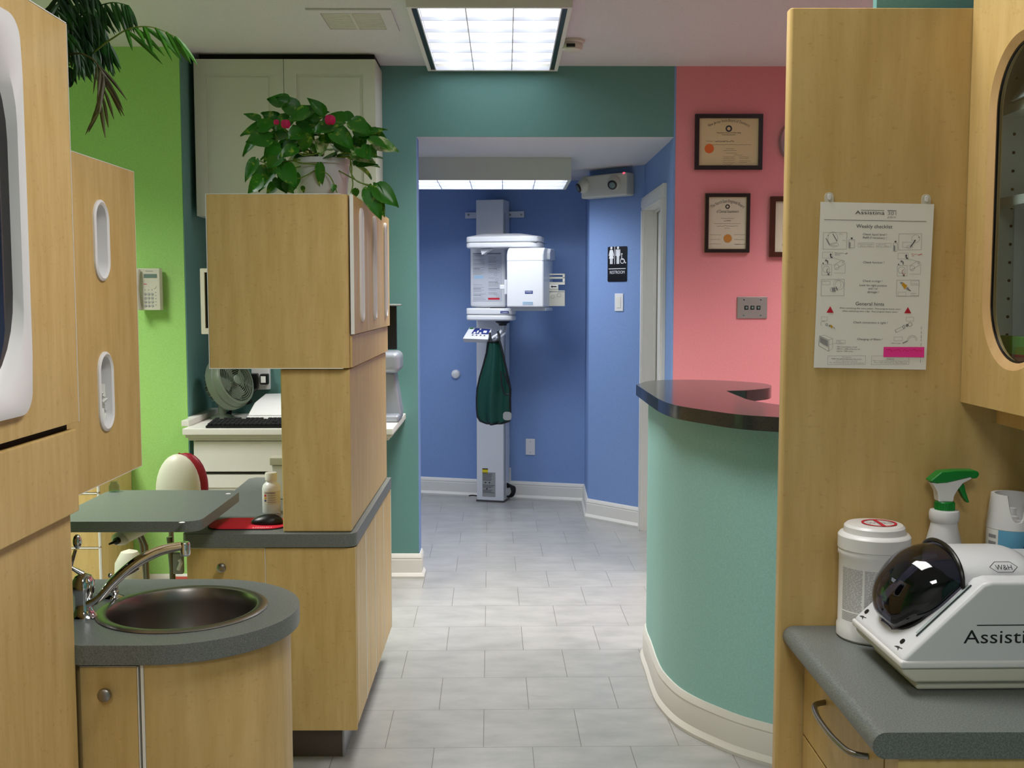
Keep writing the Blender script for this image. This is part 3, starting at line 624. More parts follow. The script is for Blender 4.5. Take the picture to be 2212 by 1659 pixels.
# pothos on the hutch
t = thing('potted_pothos', 'trailing green houseplant in translucent pot on the maple hutch', 'plant', (-.62, 3.78, 1.815))
PY = 3.80; pc = at(697, 418, PY); pc = Vector((pc.x, PY, 1.8142)); rb, rt = .078, .098
MB().lathe([(rb, 0), (rb + .003, .004), (rt - .004, .135), (rt + .004, .137), (rt + .005, .155), (rt - .004, .156), (rt - .008, .13), (rb - .006, .008), (0, .006)], pc, Z_, 40).build('pot', 'trans_pot', t)
MB().lathe([(rb - .008, .008), (rt - .014, .125), (0, .135)], pc, Z_, 28).build('soil', 'black_matte', t)
def heart_leaf(mb, base, d, nrm, L_, W_, curl=.2):
    d = d.normalized(); sd = d.cross(nrm).normalized(); nn = sd.cross(d).normalized()
    prof_ = [(-.10, .30), (-.02, .72), (.12, .98), (.30, 1.0), (.50, .84), (.70, .56), (.86, .27), (1.0, .01)]
    vs = []; fs = []
    for u, ww in prof_:
        c = base + d * L_ * (u if u > 0 else 0) - nn * curl * L_ * max(0, u) ** 2
        e_ = d * L_ * min(0, u)
        for s, up in ((-1, .10), (-.5, .02), (0, -.03), (.5, .02), (1, .10)):
            vs.append(c + (e_ if s else Vector()) + sd * s * W_ * .5 * ww + nn * up * W_ * (1 if u > -.05 else .5))
    for i in range(len(prof_) - 1):
        for j in range(4): a = i * 5 + j; fs.append((a, a + 1, a + 6, a + 5))
    mb.add(vs, fs)
lf = MB(); st = MB(); r_ = random.Random(11)
top = pc + Vector((0, 0, .15))
def px_leaf(ax, ay, bx, by, wpx, Y=PY - .08, mi=0, tilt=0, dy=0):
    a = at(ax, ay, Y); b = at(bx, by, Y + dy); lf.mi = mi; d = b - a
    nr = Vector((r_.uniform(-.3, .3), -1, .35 + tilt)); heart_leaf(lf, a, d, nr, d.length, wpx / F * Y, .12)
    return a
# leaves seen one by one: (base px) (tip px) width
LV = [(590, 250, 640, 215, 0), (604, 225, 655, 252, 42, 0), (585, 262, 560, 250, 40, 0)]
spec = [(620, 222, 575, 212, 40), (640, 240, 596, 208, 44), (600, 268, 565, 242, 46), (650, 250, 690, 228, 44), (660, 262, 640, 225, 38), (700, 245, 666, 212, 26), (700, 243, 664, 211, 26), (560, 258, 526, 244, 22), (575, 270, 517, 290, 34),
        (560, 290, 520, 336, 34), (585, 300, 530, 305, 38), (600, 310, 568, 350, 42), (620, 290, 566, 300, 40), (640, 300, 590, 320, 40), (610, 330, 576, 365, 46), (600, 345, 580, 380, 40), (640, 318, 602, 340, 34),
        (690, 260, 650, 270, 36), (720, 270, 672, 285, 40), (650, 285, 618, 300, 40), (740, 250, 770, 262, 34), (745, 262, 700, 250, 40), (760, 262, 800, 290, 44), (770, 275, 815, 300, 40), (720, 280, 765, 322, 44), (735, 285, 762, 340, 36),
        (700, 300, 690, 340, 32), (680, 310, 700, 335, 34), (780, 290, 835, 276, 28), (800, 285, 836, 300, 30), (800, 300, 838, 318, 26), (810, 310, 862, 325, 42), (780, 320, 800, 345, 36), (760, 330, 812, 350, 40), (770, 345, 810, 355, 30),
        (552, 345, 528, 392, 26), (575, 365, 540, 405, 36), (590, 368, 556, 414, 34), (612, 360, 640, 405, 42), (625, 355, 600, 395, 34), (600, 385, 620, 418, 36), (565, 385, 534, 418, 34), (640, 375, 628, 418, 26), (690, 355, 694, 410, 22),
        (612, 395, 636, 418, 28), (595, 400, 575, 418, 26), (660, 290, 655, 330, 34), (730, 300, 745, 330, 30), (625, 255, 590, 285, 40), (665, 240, 620, 262, 40), (700, 268, 740, 262, 36), (560, 275, 600, 262, 30), (654, 402, 656, 418, 10), (722, 400, 718, 416, 14), (770, 408, 764, 430, 16),
        (780, 295, 770, 330, 34), (795, 320, 815, 340, 30), (640, 270, 680, 300, 44), (700, 290, 720, 310, 36), (675, 255, 710, 240, 30)]
for k, (a, b, c, d_, wp) in enumerate(spec):
    m_ = 1 if k in (31, 27, 33, 26) else 0
    px_leaf(a, b, c, d_, wp, PY - .10 + r_.uniform(-.05, .06), m_, r_.uniform(-.3, .6), r_.uniform(-.03, .03))
px_leaf(812, 405, 862, 446, 46, PY - .16); px_leaf(796, 408, 824, 476, 40, PY - .17); px_leaf(806, 402, 830, 470, 34, PY - .15)
for k in range(46):
    a = r_.uniform(0, 2 * PI); rr = r_.uniform(.01, .15); h = r_.uniform(-.02, .11) * (1 - rr * 3.0) + .0
    p = top + Vector((rr * math.cos(a), rr * math.sin(a) * .8 + .04, max(-.02, h))); dr_ = Vector((math.cos(a), math.sin(a), r_.uniform(-.5, .5)))
    lf.mi = 1 if r_.random() < .1 else 0; heart_leaf(lf, p, dr_, Vector((r_.uniform(-.4, .4), r_.uniform(-.9, .2), 1)), r_.uniform(.06, .085), r_.uniform(.045, .062), .25)
lf.build('foliage', ['leaf_pothos', 'leaf_pothos_pale'], t, label='green and yellow variegated heart-shaped leaves')
def vine(P, Y=PY - .1, r=.0022): st.tube(catmull([top + Vector((0, -.03, 0))] + [at(a, b, Y) for a, b in P], 6), r, 6)
for P in ([(750, 330), (757, 350), (757, 370), (772, 392), (800, 400), (812, 406)], [(752, 340), (760, 380), (762, 400), (758, 417)], [(640, 318), (650, 334), (672, 334), (690, 330)], [(610, 368), (580, 355), (553, 345)],
          [(635, 345), (650, 352), (690, 356)], [(600, 350), (612, 370), (640, 385), (660, 380), (685, 368), (712, 380), (728, 416)], [(800, 330), (815, 322), (825, 318)], [(780, 395), (800, 402)], [(690, 260), (692, 300)], [(590, 262), (600, 300)], [(720, 270), (715, 300)]): vine(P)
st.build('stems', 'stem_green', t)
for (a, b, s) in ((617, 268, 1), (713, 259, 1.15), (597, 264, .6)):
    p = at(a, b, PY - .17); mb = MB()
    for k in range(4):
        an = k * 1.57 + .4; mb.ell(p + Vector((math.cos(an) * .007 * s, math.sin(an) * .006 * s, 0)), .009 * s, .008 * s, .014 * s, 10, 8)
    mb.build('flower', 'flower_pink', t)

# things on the centre countertop
t = thing('mouse_pad', 'red mouse pad with black edge on the grey countertop', 'mouse pad', (-.83, 3.47, .76))
pad = rrect(-.83, 3.485, .255, .175, .06, 8)
MB().prism(pad, 'z', .7602, .763).build('rubber_base', 'black_matte', t)
MB().prism(rrect(-.83, 3.485, .25, .17, .058, 8), 'z', .7631, .7645).build('surface', 'red_pad', t)
mb = MB(); mb.text('[ STAPLES ]', (-.775, 3.413, .7649), X_, Y_, .013, 'c', .06); mb.text('1-800-3STAPLE', (-.785, 3.402, .7649), X_, Y_, .006, 'c', .045)
mb.build('print', 'ink_white', t)
t = thing('computer_mouse', 'black computer mouse on the red pad', 'computer mouse', (-.775, 3.475, .765))
def mz(p): return Vector((p.x, p.y, max(p.z, -.004) * (1 + .25 * p.x / .05)))
MB().ell((-.772, 3.478, .7695), .052, .031, .026, 28, 16, mz).build('shell', 'black', t)
MB().lathe([(.009, -.003), (.009, .003)], (-.735, 3.478, .793), Y_, 16).build('scroll_wheel', 'plastic_grey', t)
bx = at(587, 1105, 3.68); B0 = Vector((bx.x, 3.68, .7602))
t = thing('medicine_bottle', 'white bottle with colour-coded label beside the mouse pad', 'bottle', B0)
MB().lathe([(.029, 0), (.031, .003), (.031, .085), (.028, .097), (.018, .106), (.0175, .112)], B0, Z_, 32).build('body', 'plastic_white', t)
MB().lathe([(.019, .1122), (.0205, .114), (.0205, .136), (.019, .139), (0, .1395)], B0, Z_, 32).build('cap', 'trim_white', t)
mb = MB()
def cyl_patch(mb, o, r, a0, a1, z0, z1, n=8):
    vs = []; fs = []
    for i in range(n + 1):
        a = a0 + (a1 - a0) * i / n; vs += [(o.x + r * math.cos(a), o.y + r * math.sin(a), o.z + z0), (o.x + r * math.cos(a), o.y + r * math.sin(a), o.z + z1)]
    for i in range(n): fs.append((2 * i, 2 * i + 2, 2 * i + 3, 2 * i + 1))
    mb.add(vs, fs)
cyl_patch(mb, B0, .0313, -PI * .72, -PI * .05, .034, .078, 12); mb.mi = 1
cyl_patch(mb, B0, .0315, -PI * .68, -PI * .3, .070, .075); mb.mi = 2
cyl_patch(mb, B0, .0315, -PI * .70, -PI * .62, .060, .067); mb.mi = 3
cyl_patch(mb, B0, .0315, -PI * .70, -PI * .62, .051, .058); mb.mi = 4
cyl_patch(mb, B0, .0315, -PI * .70, -PI * .62, .043, .049); mb.mi = 5
for k in range(4): cyl_patch(mb, B0, .0315, -PI * .58, -PI * .28, .040 + k * .0075, .042 + k * .0075)
mb.build('label', ['paper_cream', 'ink_light', 'ink_red', 'ink_orange', 'ink_blue', 'ink_light'], t)
b2 = at(598, 1060, 3.95); t = thing('white_dispenser', 'white pump bottle half hidden behind the maple column', 'bottle', (b2.x, 3.95, .76))
MB().box(b2.x - .012, b2.x + .05, 3.92, 3.98, .7602, .885).build('body', 'plastic_white', t, bevel=.006)
MB().box(b2.x - .018, b2.x + .05, 3.915, 3.985, .886, .915).build('cap', 'plastic_cream', t, bevel=.004)

# monitor on an arm behind the hutch
t = thing('white_monitor', 'white framed flat monitor half hidden by the maple hutch', 'monitor', (-1.05, 4.5, 1.35))
mz0, mz1, mx0, mx1 = 1.345, 1.615, -1.254, -.88
MB().ring(rrect((mx0 + mx1) / 2, (mz0 + mz1) / 2, mx1 - mx0, mz1 - mz0, .004), rrect((mx0 + mx1) / 2, (mz0 + mz1) / 2 + .004, mx1 - mx0 - .034, mz1 - mz0 - .04, .001), 'y', 4.49, 4.51).build('bezel', 'plastic_cream', t)
MB().box(mx0 + .012, mx1 - .012, 4.502, 4.512, mz0 + .012, mz1 - .008).build('screen', 'black', t)
MB().box(mx0 + .03, mx1 - .03, 4.512, 4.535, mz0 + .03, mz1 - .03).build('back_shell', 'plastic_grey', t)
MB().tube([(-1.0, 4.54, 1.48), (-.95, 4.56, 1.48), (-.88, 4.5, 1.48), (-.86, 4.402, 1.48)], .012, 10).build('arm', 'plastic_grey', t)

# ================================================================== NICHE
t = thing('wall_cabinet', 'white two-door cabinet mounted high in the teal niche', 'cabinet', (-1.07, 5.55, 1.894))
MB().box(-1.515, -.632, 5.42, 5.698, 1.894, 2.655).build('carcass', 'cab_white', t, bevel=.001)
for x0, x1 in ((-1.516, -1.079), (-1.0765, -.632)):
    z0, z1 = 1.896, 2.653; dd = thing
    R = MB(); xc, zc, ww, hh = (x0 + x1) / 2, (z0 + z1) / 2, x1 - x0, z1 - z0
    R.ring(rrect(xc, zc, ww, hh, 0, 1), rrect(xc, zc, ww - .12, hh - .14, 0, 1), 'y', 5.398, 5.418)
    R.ring(rrect(xc, zc, ww - .12, hh - .14, 0, 1), rrect(xc, zc, ww - .15, hh - .17, 0, 1), 'y', 5.404, 5.418)
    R.box(xc - (ww - .15) / 2, xc + (ww - .15) / 2, 5.401, 5.418, zc - (hh - .17) / 2, zc + (hh - .17) / 2)
    R.build('door', 'cab_white', t, bevel=.0025, smooth=False)
MB().box(-1.5, -.64, 5.44, 5.69, 2.656, CEIL - .0005).build('shadow_gap', 'gap_dark', t)

SZ = .885
t = thing('wall_desk', 'white built-in desk with moulded edge and drawers in niche', 'desk', (-1.0, 5.35, 0))
MB().box(-1.505, -.522, 5.03, 5.698, SZ - .03, SZ).build('desktop', 'trim_white', t, bevel=.004)
MB().box(-1.495, -.532, 5.045, 5.698, SZ - .046, SZ - .0305).box(-1.485, -.545, 5.06, 5.698, SZ - .06, SZ - .046).build('edge_moulding', 'plastic_cream', t, bevel=.003)
MB().box(-1.544, -1.505, 5.25, 5.698, SZ - .03, SZ + .03).box(-1.535, -1.50, 5.12, 5.698, SZ, SZ + .028).build('end_moulding', 'trim_white', t, bevel=.003)
MB().box(-1.47, -.80, 5.09, 5.69, 0, SZ - .0605).build('carcass', 'cab_white', t)
MB().box(-1.465, -.805, 5.075, 5.09, .675, .82).build('drawer', 'trim_white', t, bevel=.003)
MB().box(-1.47, -.80, 5.082, 5.09, .664, .672).build('shadow_gap', 'gap_dark', t)
R = MB(); R.ring(rrect(-1.135, .485, .66, .35, 0, 1), rrect(-1.135, .485, .54, .23, 0, 1), 'y', 5.073, 5.09)
R.ring(rrect(-1.135, .485, .54, .23, 0, 1), rrect(-1.135, .485, .49, .18, 0, 1), 'y', 5.080, 5.09); R.box(-1.135 - .245, -1.135 + .245, 5.072, 5.09, .395, .575)
R.build('drawer', 'trim_white', t, bevel=.004, smooth=False)
R = MB(); R.ring(rrect(-1.135, .16, .66, .28, 0, 1), rrect(-1.135, .16, .54, .17, 0, 1), 'y', 5.073, 5.09); R.box(-1.135 - .24, -1.135 + .24, 5.078, 5.09, .08, .24); R.build('drawer', 'trim_white', t, bevel=.004, smooth=False)
# fan
fc = at(506, 822, 5.42); t = thing('desk_fan', 'grey-green desk fan turned to the right on white desk', 'fan', (fc.x, 5.42, SZ))
ax = Vector((.84, -.40, .34)).normalized(); R0 = .130
MB().lathe([(R0, -.065), (R0 + .008, -.06), (R0 + .008, -.022), (R0 + .002, -.018), (R0, 0), (R0 - .006, .014), (R0 - .014, .016), (R0 - .016, -.065)], fc, ax, 40).build('ring', 'fan_green', t)
g = MB(); q1 = ax.orthogonal().normalized(); q2 = ax.cross(q1)
for k in range(9):
    rr = .030 + k * .0105; g.tube([fc + ax * .016 + (q1 * math.cos(2 * PI * i / 32) + q2 * math.sin(2 * PI * i / 32)) * rr for i in range(33)], .0013, 5, False)
for k in range(5):
    a = k * 2 * PI / 5; dr_ = q1 * math.cos(a) + q2 * math.sin(a); g.tube([fc + ax * .015 + dr_ * .02, fc + ax * .014 + dr_ * .119], .0015, 5)
g.lathe([(.024, .012), (.024, .019), (.018, .022), (0, .022)], fc, ax, 24); g.build('front_grille', 'fan_green', t)
g = MB()
for k in range(28):
    a = 2 * PI * k / 28; dr_ = q1 * math.cos(a) + q2 * math.sin(a); g.tube([fc + ax * -.062 + dr_ * .130, fc + ax * -.09 + dr_ * .120, fc + ax * -.11 + dr_ * .05], .0016, 5)
g.build('rear_grille', 'fan_green', t)
g = MB()
for k in range(4):
    a = k * PI / 2 + .3; d1 = q1 * math.cos(a) + q2 * math.sin(a); d2 = q1 * math.cos(a + 1.1) + q2 * math.sin(a + 1.1)
    g.add([fc + d1 * .02 - ax * .01, fc + d1 * .09 - ax * .02, fc + (d1 + d2).normalized() * .094 - ax * .01, fc + d2 * .085 + ax * .0, fc + d2 * .02], [(0, 1, 2, 3, 4)])
g.build('blades', 'fan_green', t)
MB().lathe([(.05, -.10), (.055, -.11), (.05, -.15), (.03, -.165), (0, -.167)], fc, ax, 24).build('motor_housing', 'fan_green', t)
bs = fc - ax * .085; MB().tube([Vector((bs.x, bs.y, SZ + .012)), Vector((bs.x, bs.y, bs.z - .02))], [.022, .018], 14).lathe([(.06, .0005), (.06, .01), (.03, .022)], Vector((bs.x, bs.y, SZ)), Z_, 28).build('stand', 'fan_green', t)
kf = Vector((bs.x + .022, bs.y - .03, SZ + .06)); MB().lathe([(.012, 0), (.012, .008)], kf, (.7, -.7, 0), 14).build('knob', 'plastic_grey', t)
# keyboard
t = thing('keyboard', 'black computer keyboard at the front of the white desk', 'keyboard', (-1.2, 5.12, SZ))
MB().prism([(5.045, SZ + .0005), (5.045, SZ + .012), (5.21, SZ + .026), (5.22, SZ + .020), (5.22, SZ + .0005)], 'x', -1.40, -.94).build('case', 'black', t, bevel=.003)
g = MB()
for r0 in range(6):
    for c0_ in range(21):
        if r0 == 0 and c0_ in (1, 6, 11, 15): continue
        if r0 in (4,) and c0_ in (14, 16): continue
        x = -1.392 + c0_ * .0212; y = 5.205 - r0 * .0255 - (.004 if r0 else 0); z = SZ + .013 + (y - 5.045) * .085
        g.box(x, x + .0175, y - .021, y, z - .002, z + .007)
g.build('keys', 'black_matte', t, bevel=.001, seg=1)['kind'] = 'stuff'
# scanner
t = thing('flatbed_scanner', 'white flatbed scanner on the desk behind the keyboard', 'scanner', (-1.05, 5.45, SZ))
MB().prism([(-1.268, SZ + .0005), (-1.268, SZ + .03), (-.84, SZ + .03), (-.84, SZ + .0005)], 'y', 5.30, 5.66).build('base', 'plastic_white', t, bevel=.006)
mb = MB(); a0, a1 = Vector((-1.31, 5.305, SZ + .031)), None
mb.add([(-1.266, 5.305, SZ + .031), (-.845, 5.305, SZ + .031), (-.845, 5.655, SZ + .031), (-1.266, 5.655, SZ + .031), (-1.25, 5.40, SZ + .088), (-.845, 5.40, SZ + .095), (-.845, 5.64, SZ + .12), (-1.25, 5.64, SZ + .11)],
       [(0, 3, 2, 1), (4, 5, 6, 7), (0, 1, 5, 4), (1, 2, 6, 5), (2, 3, 7, 6), (3, 0, 4, 7)])
mb.build('lid', 'plastic_white', t, bevel=.008, seg=3)
mb = MB()
for k in range(7): mb.quad((-1.155 + k * .014, 5.345, SZ + .0555), (-1.146 + k * .014, 5.345, SZ + .0555), (-1.144 + k * .014, 5.352, SZ + .0600), (-1.153 + k * .014, 5.352, SZ + .0600))
mb.build('logo', 'ink_light', t)
# surge strip
sp = at(568, 818, 5.67); t = thing('power_strip', 'white outlet box crowded with black plugs on niche wall', 'power strip', (sp.x, 5.69, sp.z))
MB().box(sp.x - .06, sp.x + .036, 5.665, 5.699, sp.z - .058, sp.z + .07).build('housing', 'plastic_white', t, bevel=.006)
MB().box(sp.x - .006, sp.x + .034, 5.625, 5.665, sp.z - .028, sp.z + .028).box(sp.x - .075, sp.x - .02, 5.62, 5.665, sp.z - .05, sp.z + .03).build('plug', 'black', t, bevel=.005)
MB().box(sp.x - .001, sp.x + .024, 5.6235, 5.6248, sp.z - .018, sp.z + .016).build('plug_label', 'paper', t)
mb = MB()
for k in range(5):
    mb.tube(catmull([(sp.x - .05 + k * .008, 5.63, sp.z - .045), (sp.x - .07 + k * .004, 5.60, sp.z - .09), (sp.x - .10 + k * .012, 5.62, sp.z - .12), (sp.x - .14 + k * .01, 5.6, SZ + .05), (sp.x - .15 - k * .01, 5.58, SZ + .006)], 5), .004, 6)
tag(mb.build('power_cables', 'cable_black'), 'tangle of black cables hanging from the outlet box', 'cables')
# silver stand device + black monitor right end
p0 = at(850, 905, 5.42); t = thing('silver_device', 'silver-grey countertop machine with rounded head at right end of desk', 'machine', (-.56, 5.4, SZ))
MB().prism([(-.70, SZ + .0005), (-.518, SZ + .0005), (-.515, SZ + .04), (-.545, SZ + .24), (-.70, SZ + .24)], 'y', 5.36, 5.5).build('body', 'silver_plastic', t, bevel=.012, seg=3)
MB().box(-.70, -.518, 5.27, 5.5, SZ + .0005, SZ + .035).build('base', 'silver_plastic', t, bevel=.012, seg=3)
MB().box(-.70, -.513, 5.28, 5.5, SZ + .2405, SZ + .345).build('head', 'silver_plastic', t, bevel=.03, seg=5)
t = thing('black_monitor', 'black monitor panel above the silver machine, behind the hutch', 'monitor', (-.62, 5.5, 1.25))
MB().box(-.85, -.548, 5.50, 5.53, 1.232, 1.452).build('panel', 'black', t, bevel=.003)
MB().box(-.85, -.526, 5.43, 5.56, 1.453, 1.462).build('top_ledge', 'plastic_grey', t, bevel=.003)
MB().box(-.75, -.69, 5.53, 5.699, 1.3, 1.4).build('wall_mount', 'black', t)
# phone
ph0 = at(300, 580, 5.24); ph1 = at(350, 670, 5.24)
t = thing('wall_phone', 'cream corded phone with keypad hanging on the green wall', 'telephone', ((ph0.x + ph1.x) / 2, 5.25, ph1.z))
x0, x1, z0, z1 = ph0.x, ph1.x, ph1.z, ph0.z
MB().box(x0, x1, 5.215, 5.262, z0, z1).build('body', 'plastic_cream', t, bevel=.004)
MB().box(x0 + .03, x1 - .02, 5.262, 5.279, z0 + .04, z1 - .05).build('wall_bracket', 'plastic_cream', t)
MB().tube([(x0 + .004, 5.205, z0 + .008), (x0 + .004, 5.192, z0 + .035), (x0 + .004, 5.188, (z0 + z1) / 2), (x0 + .004, 5.192, z1 - .035), (x0 + .004, 5.205, z1 - .008)], [.016, .015, .011, .015, .016], 14).build('handset', 'plastic_cream', t)
W2, H2 = x1 - x0, z1 - z0; f = lambda u, v_: (x0 + W2 * u, 5.2146, z0 + H2 * v_)
MB().box(x0 + W2 * .29, x0 + W2 * .88, 5.2135, 5.216, z0 + H2 * .775, z0 + H2 * .865).build('display', 'lcd', t)
MB().text('Panasonic', f(.55, .925), X_, Z_, .007, 'c', .034).build('logo', 'ink', t)
MB().box(x0 + W2 * .28, x0 + W2 * .42, 5.2143, 5.2149, z0 + H2 * .615, z0 + H2 * .63).build('red_mark', 'ink_red', t)
MB().lathe([(.0095, 0), (.009, .002), (.006, .0025), (0, .0025)], (x0 + W2 * .75, 5.215, z0 + H2 * .565), (0, -1, 0), 20).build('dial_button', 'plastic_cream', t)
ks = '123456789*0#'
for r0 in range(4):
    for c0_ in range(3):
        kb = (x0 + W2 * (.34 + c0_ * .155), 5.215, z0 + H2 * (.385 - r0 * .093))
        kk = MB().lathe([(.0062, 0), (.006, .002), (.004, .0025), (0, .0025)], kb, (0, -1, 0), 16).build('key', 'plastic_grey', t)
        MB().text(ks[r0 * 3 + c0_], (kb[0], 5.2122, kb[2] - .0025), X_, Z_, .007).build('digit', 'ink_white', kk)
mb = MB()
for r0 in range(5): mb.box(x0 + W2 * .78, x0 + W2 * .84, 5.2138, 5.215, z0 + H2 * (.42 - r0 * .075), z0 + H2 * (.435 - r0 * .075))
for c0_ in range(3): mb.box(x0 + W2 * (.31 + c0_ * .155), x0 + W2 * (.36 + c0_ * .155), 5.2138, 5.215, z0 + H2 * .48, z0 + H2 * .495)
mb.build('function_buttons', 'plastic_grey', t)

# ================================================================== BLUE HALL
# panoramic x-ray unit, built in its own frame (x along the slanted wall, y into it)
O = Vector((-.107, 7.836, 0)); TH = math.atan2(-.346, 1.238)
xd = Vector((math.cos(TH), math.sin(TH), 0)); yd = Vector((-math.sin(TH), math.cos(TH), 0))
T4 = Matrix(((xd.x, yd.x, 0, O.x), (xd.y, yd.y, 0, O.y), (0, 0, 1, 0), (0, 0, 0, 1)))
def lo(px, py, yl):
    p = onplane(px, py, O + yd * yl, yd) - O; return Vector((p.dot(xd), p.dot(yd), p.z))
def lbox(mb, px0, py0, px1, py1, y0, y1):
    a = lo(px0, py1, y0); b = lo(px1, py0, y0); return mb.box(a.x, b.x, y0, y1, a.z, b.z)
t = thing('xray_machine', 'white panoramic dental x-ray machine standing at the blue back wall', 'x-ray machine', O)
mb = MB(); a = lo(1025, 432, 0); mb.box(-.102, .102, 0, .165, .012, 2.19); mb.xf(T4).build('column', 'machine_white', t, bevel=.004)
MB().box(-.106, .106, -.004, .17, .0006, .012).xf(T4).build('base_plate', 'steel_dark', t)
MB().box(.103, .106, .03, .04, .05, 2.1).xf(T4).build('cable_channel', 'plastic_grey', t)
a = lo(1004, 472, .16); b = lo(1131, 456, .16)
mb = MB().box(a.x, b.x, .170, .182, a.z, b.z); mb.xf(T4).build('wall_bracket', 'machine_white', t)
mb = MB()
for px in (1012, 1102, 1126): q = lo(px, 464, .17); mb.lathe([(.008, 0), (.008, .004), (0, .004)], q - Vector((0, 0, 0)), (0, -1, 0), 12)
mb.xf(T4).build('bolt', 'nickel', t)
# lower marks on the column
mb = MB(); a = lo(1042, 1023, -.001); b = lo(1054, 1012, -.001); mb.box(a.x, b.x, -.0015, 0, a.z, b.z); mb.mi = 1; mb.box(a.x, b.x, -.002, -.0016, b.z - .008, b.z); mb.xf(T4).build('warning_sticker', ['yellow', 'ink_black'], t)
mb = MB(); a = lo(1042, 1072, -.001); b = lo(1070, 1021, -.001); mb.box(a.x, b.x, -.0015, 0, a.z, b.z); mb.mi = 1
rnd = random.Random(5)
for k in range(16):
    z = b.z - .012 - k * .0092
    if k in (6, 7, 8, 12): continue
    mb.box(a.x + .004, b.x - .004 - rnd.random() * .03, -.0019, -.0015, z - .0016, z + .0016)
for cxp, zz in ((.25, 7), (.55, 7), (.35, 12)): mb.prism(circ(a.x + (b.x - a.x) * cxp, b.z - .012 - zz * .0092, .006, 12), 'y', -.0019, -.0015)
mb.xf(T4).build('rating_label', ['plastic_grey', 'ink'], t)
# carriage
a = lo(1015, 664, -.10); b = lo(1092, 534, -.10)
MB().box(a.x, b.x, -.10, -.001, a.z, b.z + .01).xf(T4).build('carriage', 'machine_white', t, bevel=.018, seg=4)
a = lo(1021, 650, -.102); b = lo(1083, 545, -.102)
mb = MB().box(a.x, b.x, -.103, -.1005, a.z, b.z); mb.mi = 1
gw = b.x - a.x; gh = b.z - a.z; mb.box(a.x + gw * .02, b.x - gw * .02, -.1036, -.103, b.z - gh * .02 - .004, b.z - gh * .02)
for col_ in (0, 1):
    for k in range(34):
        if rnd.random() < .18: continue
        z = b.z - gh * (.06 + k * .0275); x0_ = a.x + gw * (.03 + col_ * .52)
        if col_ == 0 and 15 <= k <= 18: continue
        if col_ == 1 and k >= 31: continue
        mb.mi = 2 if k % 5 else 1
        mb.box(x0_, x0_ + gw * (.43 - rnd.random() * .2), -.1035, -.103, z - .0013, z + .0013)
mb.mi = 2
for u, v_ in ((.78, .32), (.88, .34), (.8, .46), (.85, .56), (.85, .64), (.8, .85), (.88, .9), (.3, .88), (.35, .2)): mb.ring(circ(a.x + gw * u, b.z - gh * v_, .010, 12), circ(a.x + gw * u, b.z - gh * v_, .008, 12), 'y', -.1035, -.103)
mb.mi = 3; mb.box(a.x + gw * .06, a.x + gw * .38, -.1036, -.103, b.z - gh * .54, b.z - gh * .475)
mb.mi = 4; mb.box(a.x + gw * .54, a.x + gw * .94, -.1036, -.103, b.z - gh * .975, b.z - gh * .935)
mb.xf(T4).build('instruction_sheet', ['machine_grey', 'ink', 'ink_light', 'ink_pale_blue', 'ink_red'], t)
# top arm: a plank seen from a little below, deep in y
yl = -.34; P = [lo(px, py, yl) for px, py in ((1002, 512), (1006, 507), (1040, 503), (1090, 502), (1150, 509), (1164, 516), (1164, 531), (1150, 536), (1010, 537), (1003, 530))]
a = lo(1002, 536, yl); b = lo(1164, 508, yl)
foot = catmull([(a.x, yl + .05), (a.x + .03, yl), (0.1, yl - .02), (b.x - .08, yl - .0), (b.x - .01, yl + .05), (b.x, yl + .12), (b.x - .10, yl + .2), (.12, 0), (-.10, 0), (a.x + .01, yl + .2)], 6, True) if 0 else [(a.x, yl + .06), (a.x + .015, yl + .015), (a.x + .05, yl), (b.x - .09, yl - .01), (b.x - .02, yl + .03), (b.x, yl + .08), (b.x - .01, yl + .2), (.14, -.002), (-.12, -.002), (a.x + .01, yl + .22)]
z0, z1 = a.z, b.z - .004; zm = z0 + (z1 - z0) * .5
MB().prism(foot, 'z', z0, zm - .001).xf(T4).build('arm_lower', 'machine_white', t, bevel=.012, seg=4)
mb = MB(); n_ = len(foot); cxx = sum(p[0] for p in foot) / n_; cyy = sum(p[1] for p in foot) / n_
vs = [(x, y, zm + .001) for x, y in foot] + [(x, y, z1) for x, y in foot] + [(cxx + (x - cxx) * .55, cyy + (y - cyy) * .55, z1 + .022) for x, y in foot]
fs = [tuple(range(n_))[::-1], tuple(range(2 * n_, 3 * n_))]
for lv_ in (0, 1):
    for i in range(n_): j = (i + 1) % n_; fs.append((lv_ * n_ + i, lv_ * n_ + j, (lv_ + 1) * n_ + j, (lv_ + 1) * n_ + i))
mb.add(vs, fs).xf(T4).build('arm_cover', 'machine_white', t, bevel=.008, seg=3)
MB().box(a.x + .01, b.x - .02, yl + .012, -.01, zm - .001, zm + .001).xf(T4).build('arm_seam', 'plastic_grey', t)
# small wedge under the arm
a = lo(1037, 537, -.30); b = lo(1062, 537, -.30); c_ = lo(1041, 551, -.30)
MB().prism([(a.x, a.z), (b.x, b.z), (c_.x, c_.z)], 'y', -.30, -.24).xf(T4).build('guide_wedge', 'machine_white', t, bevel=.002)
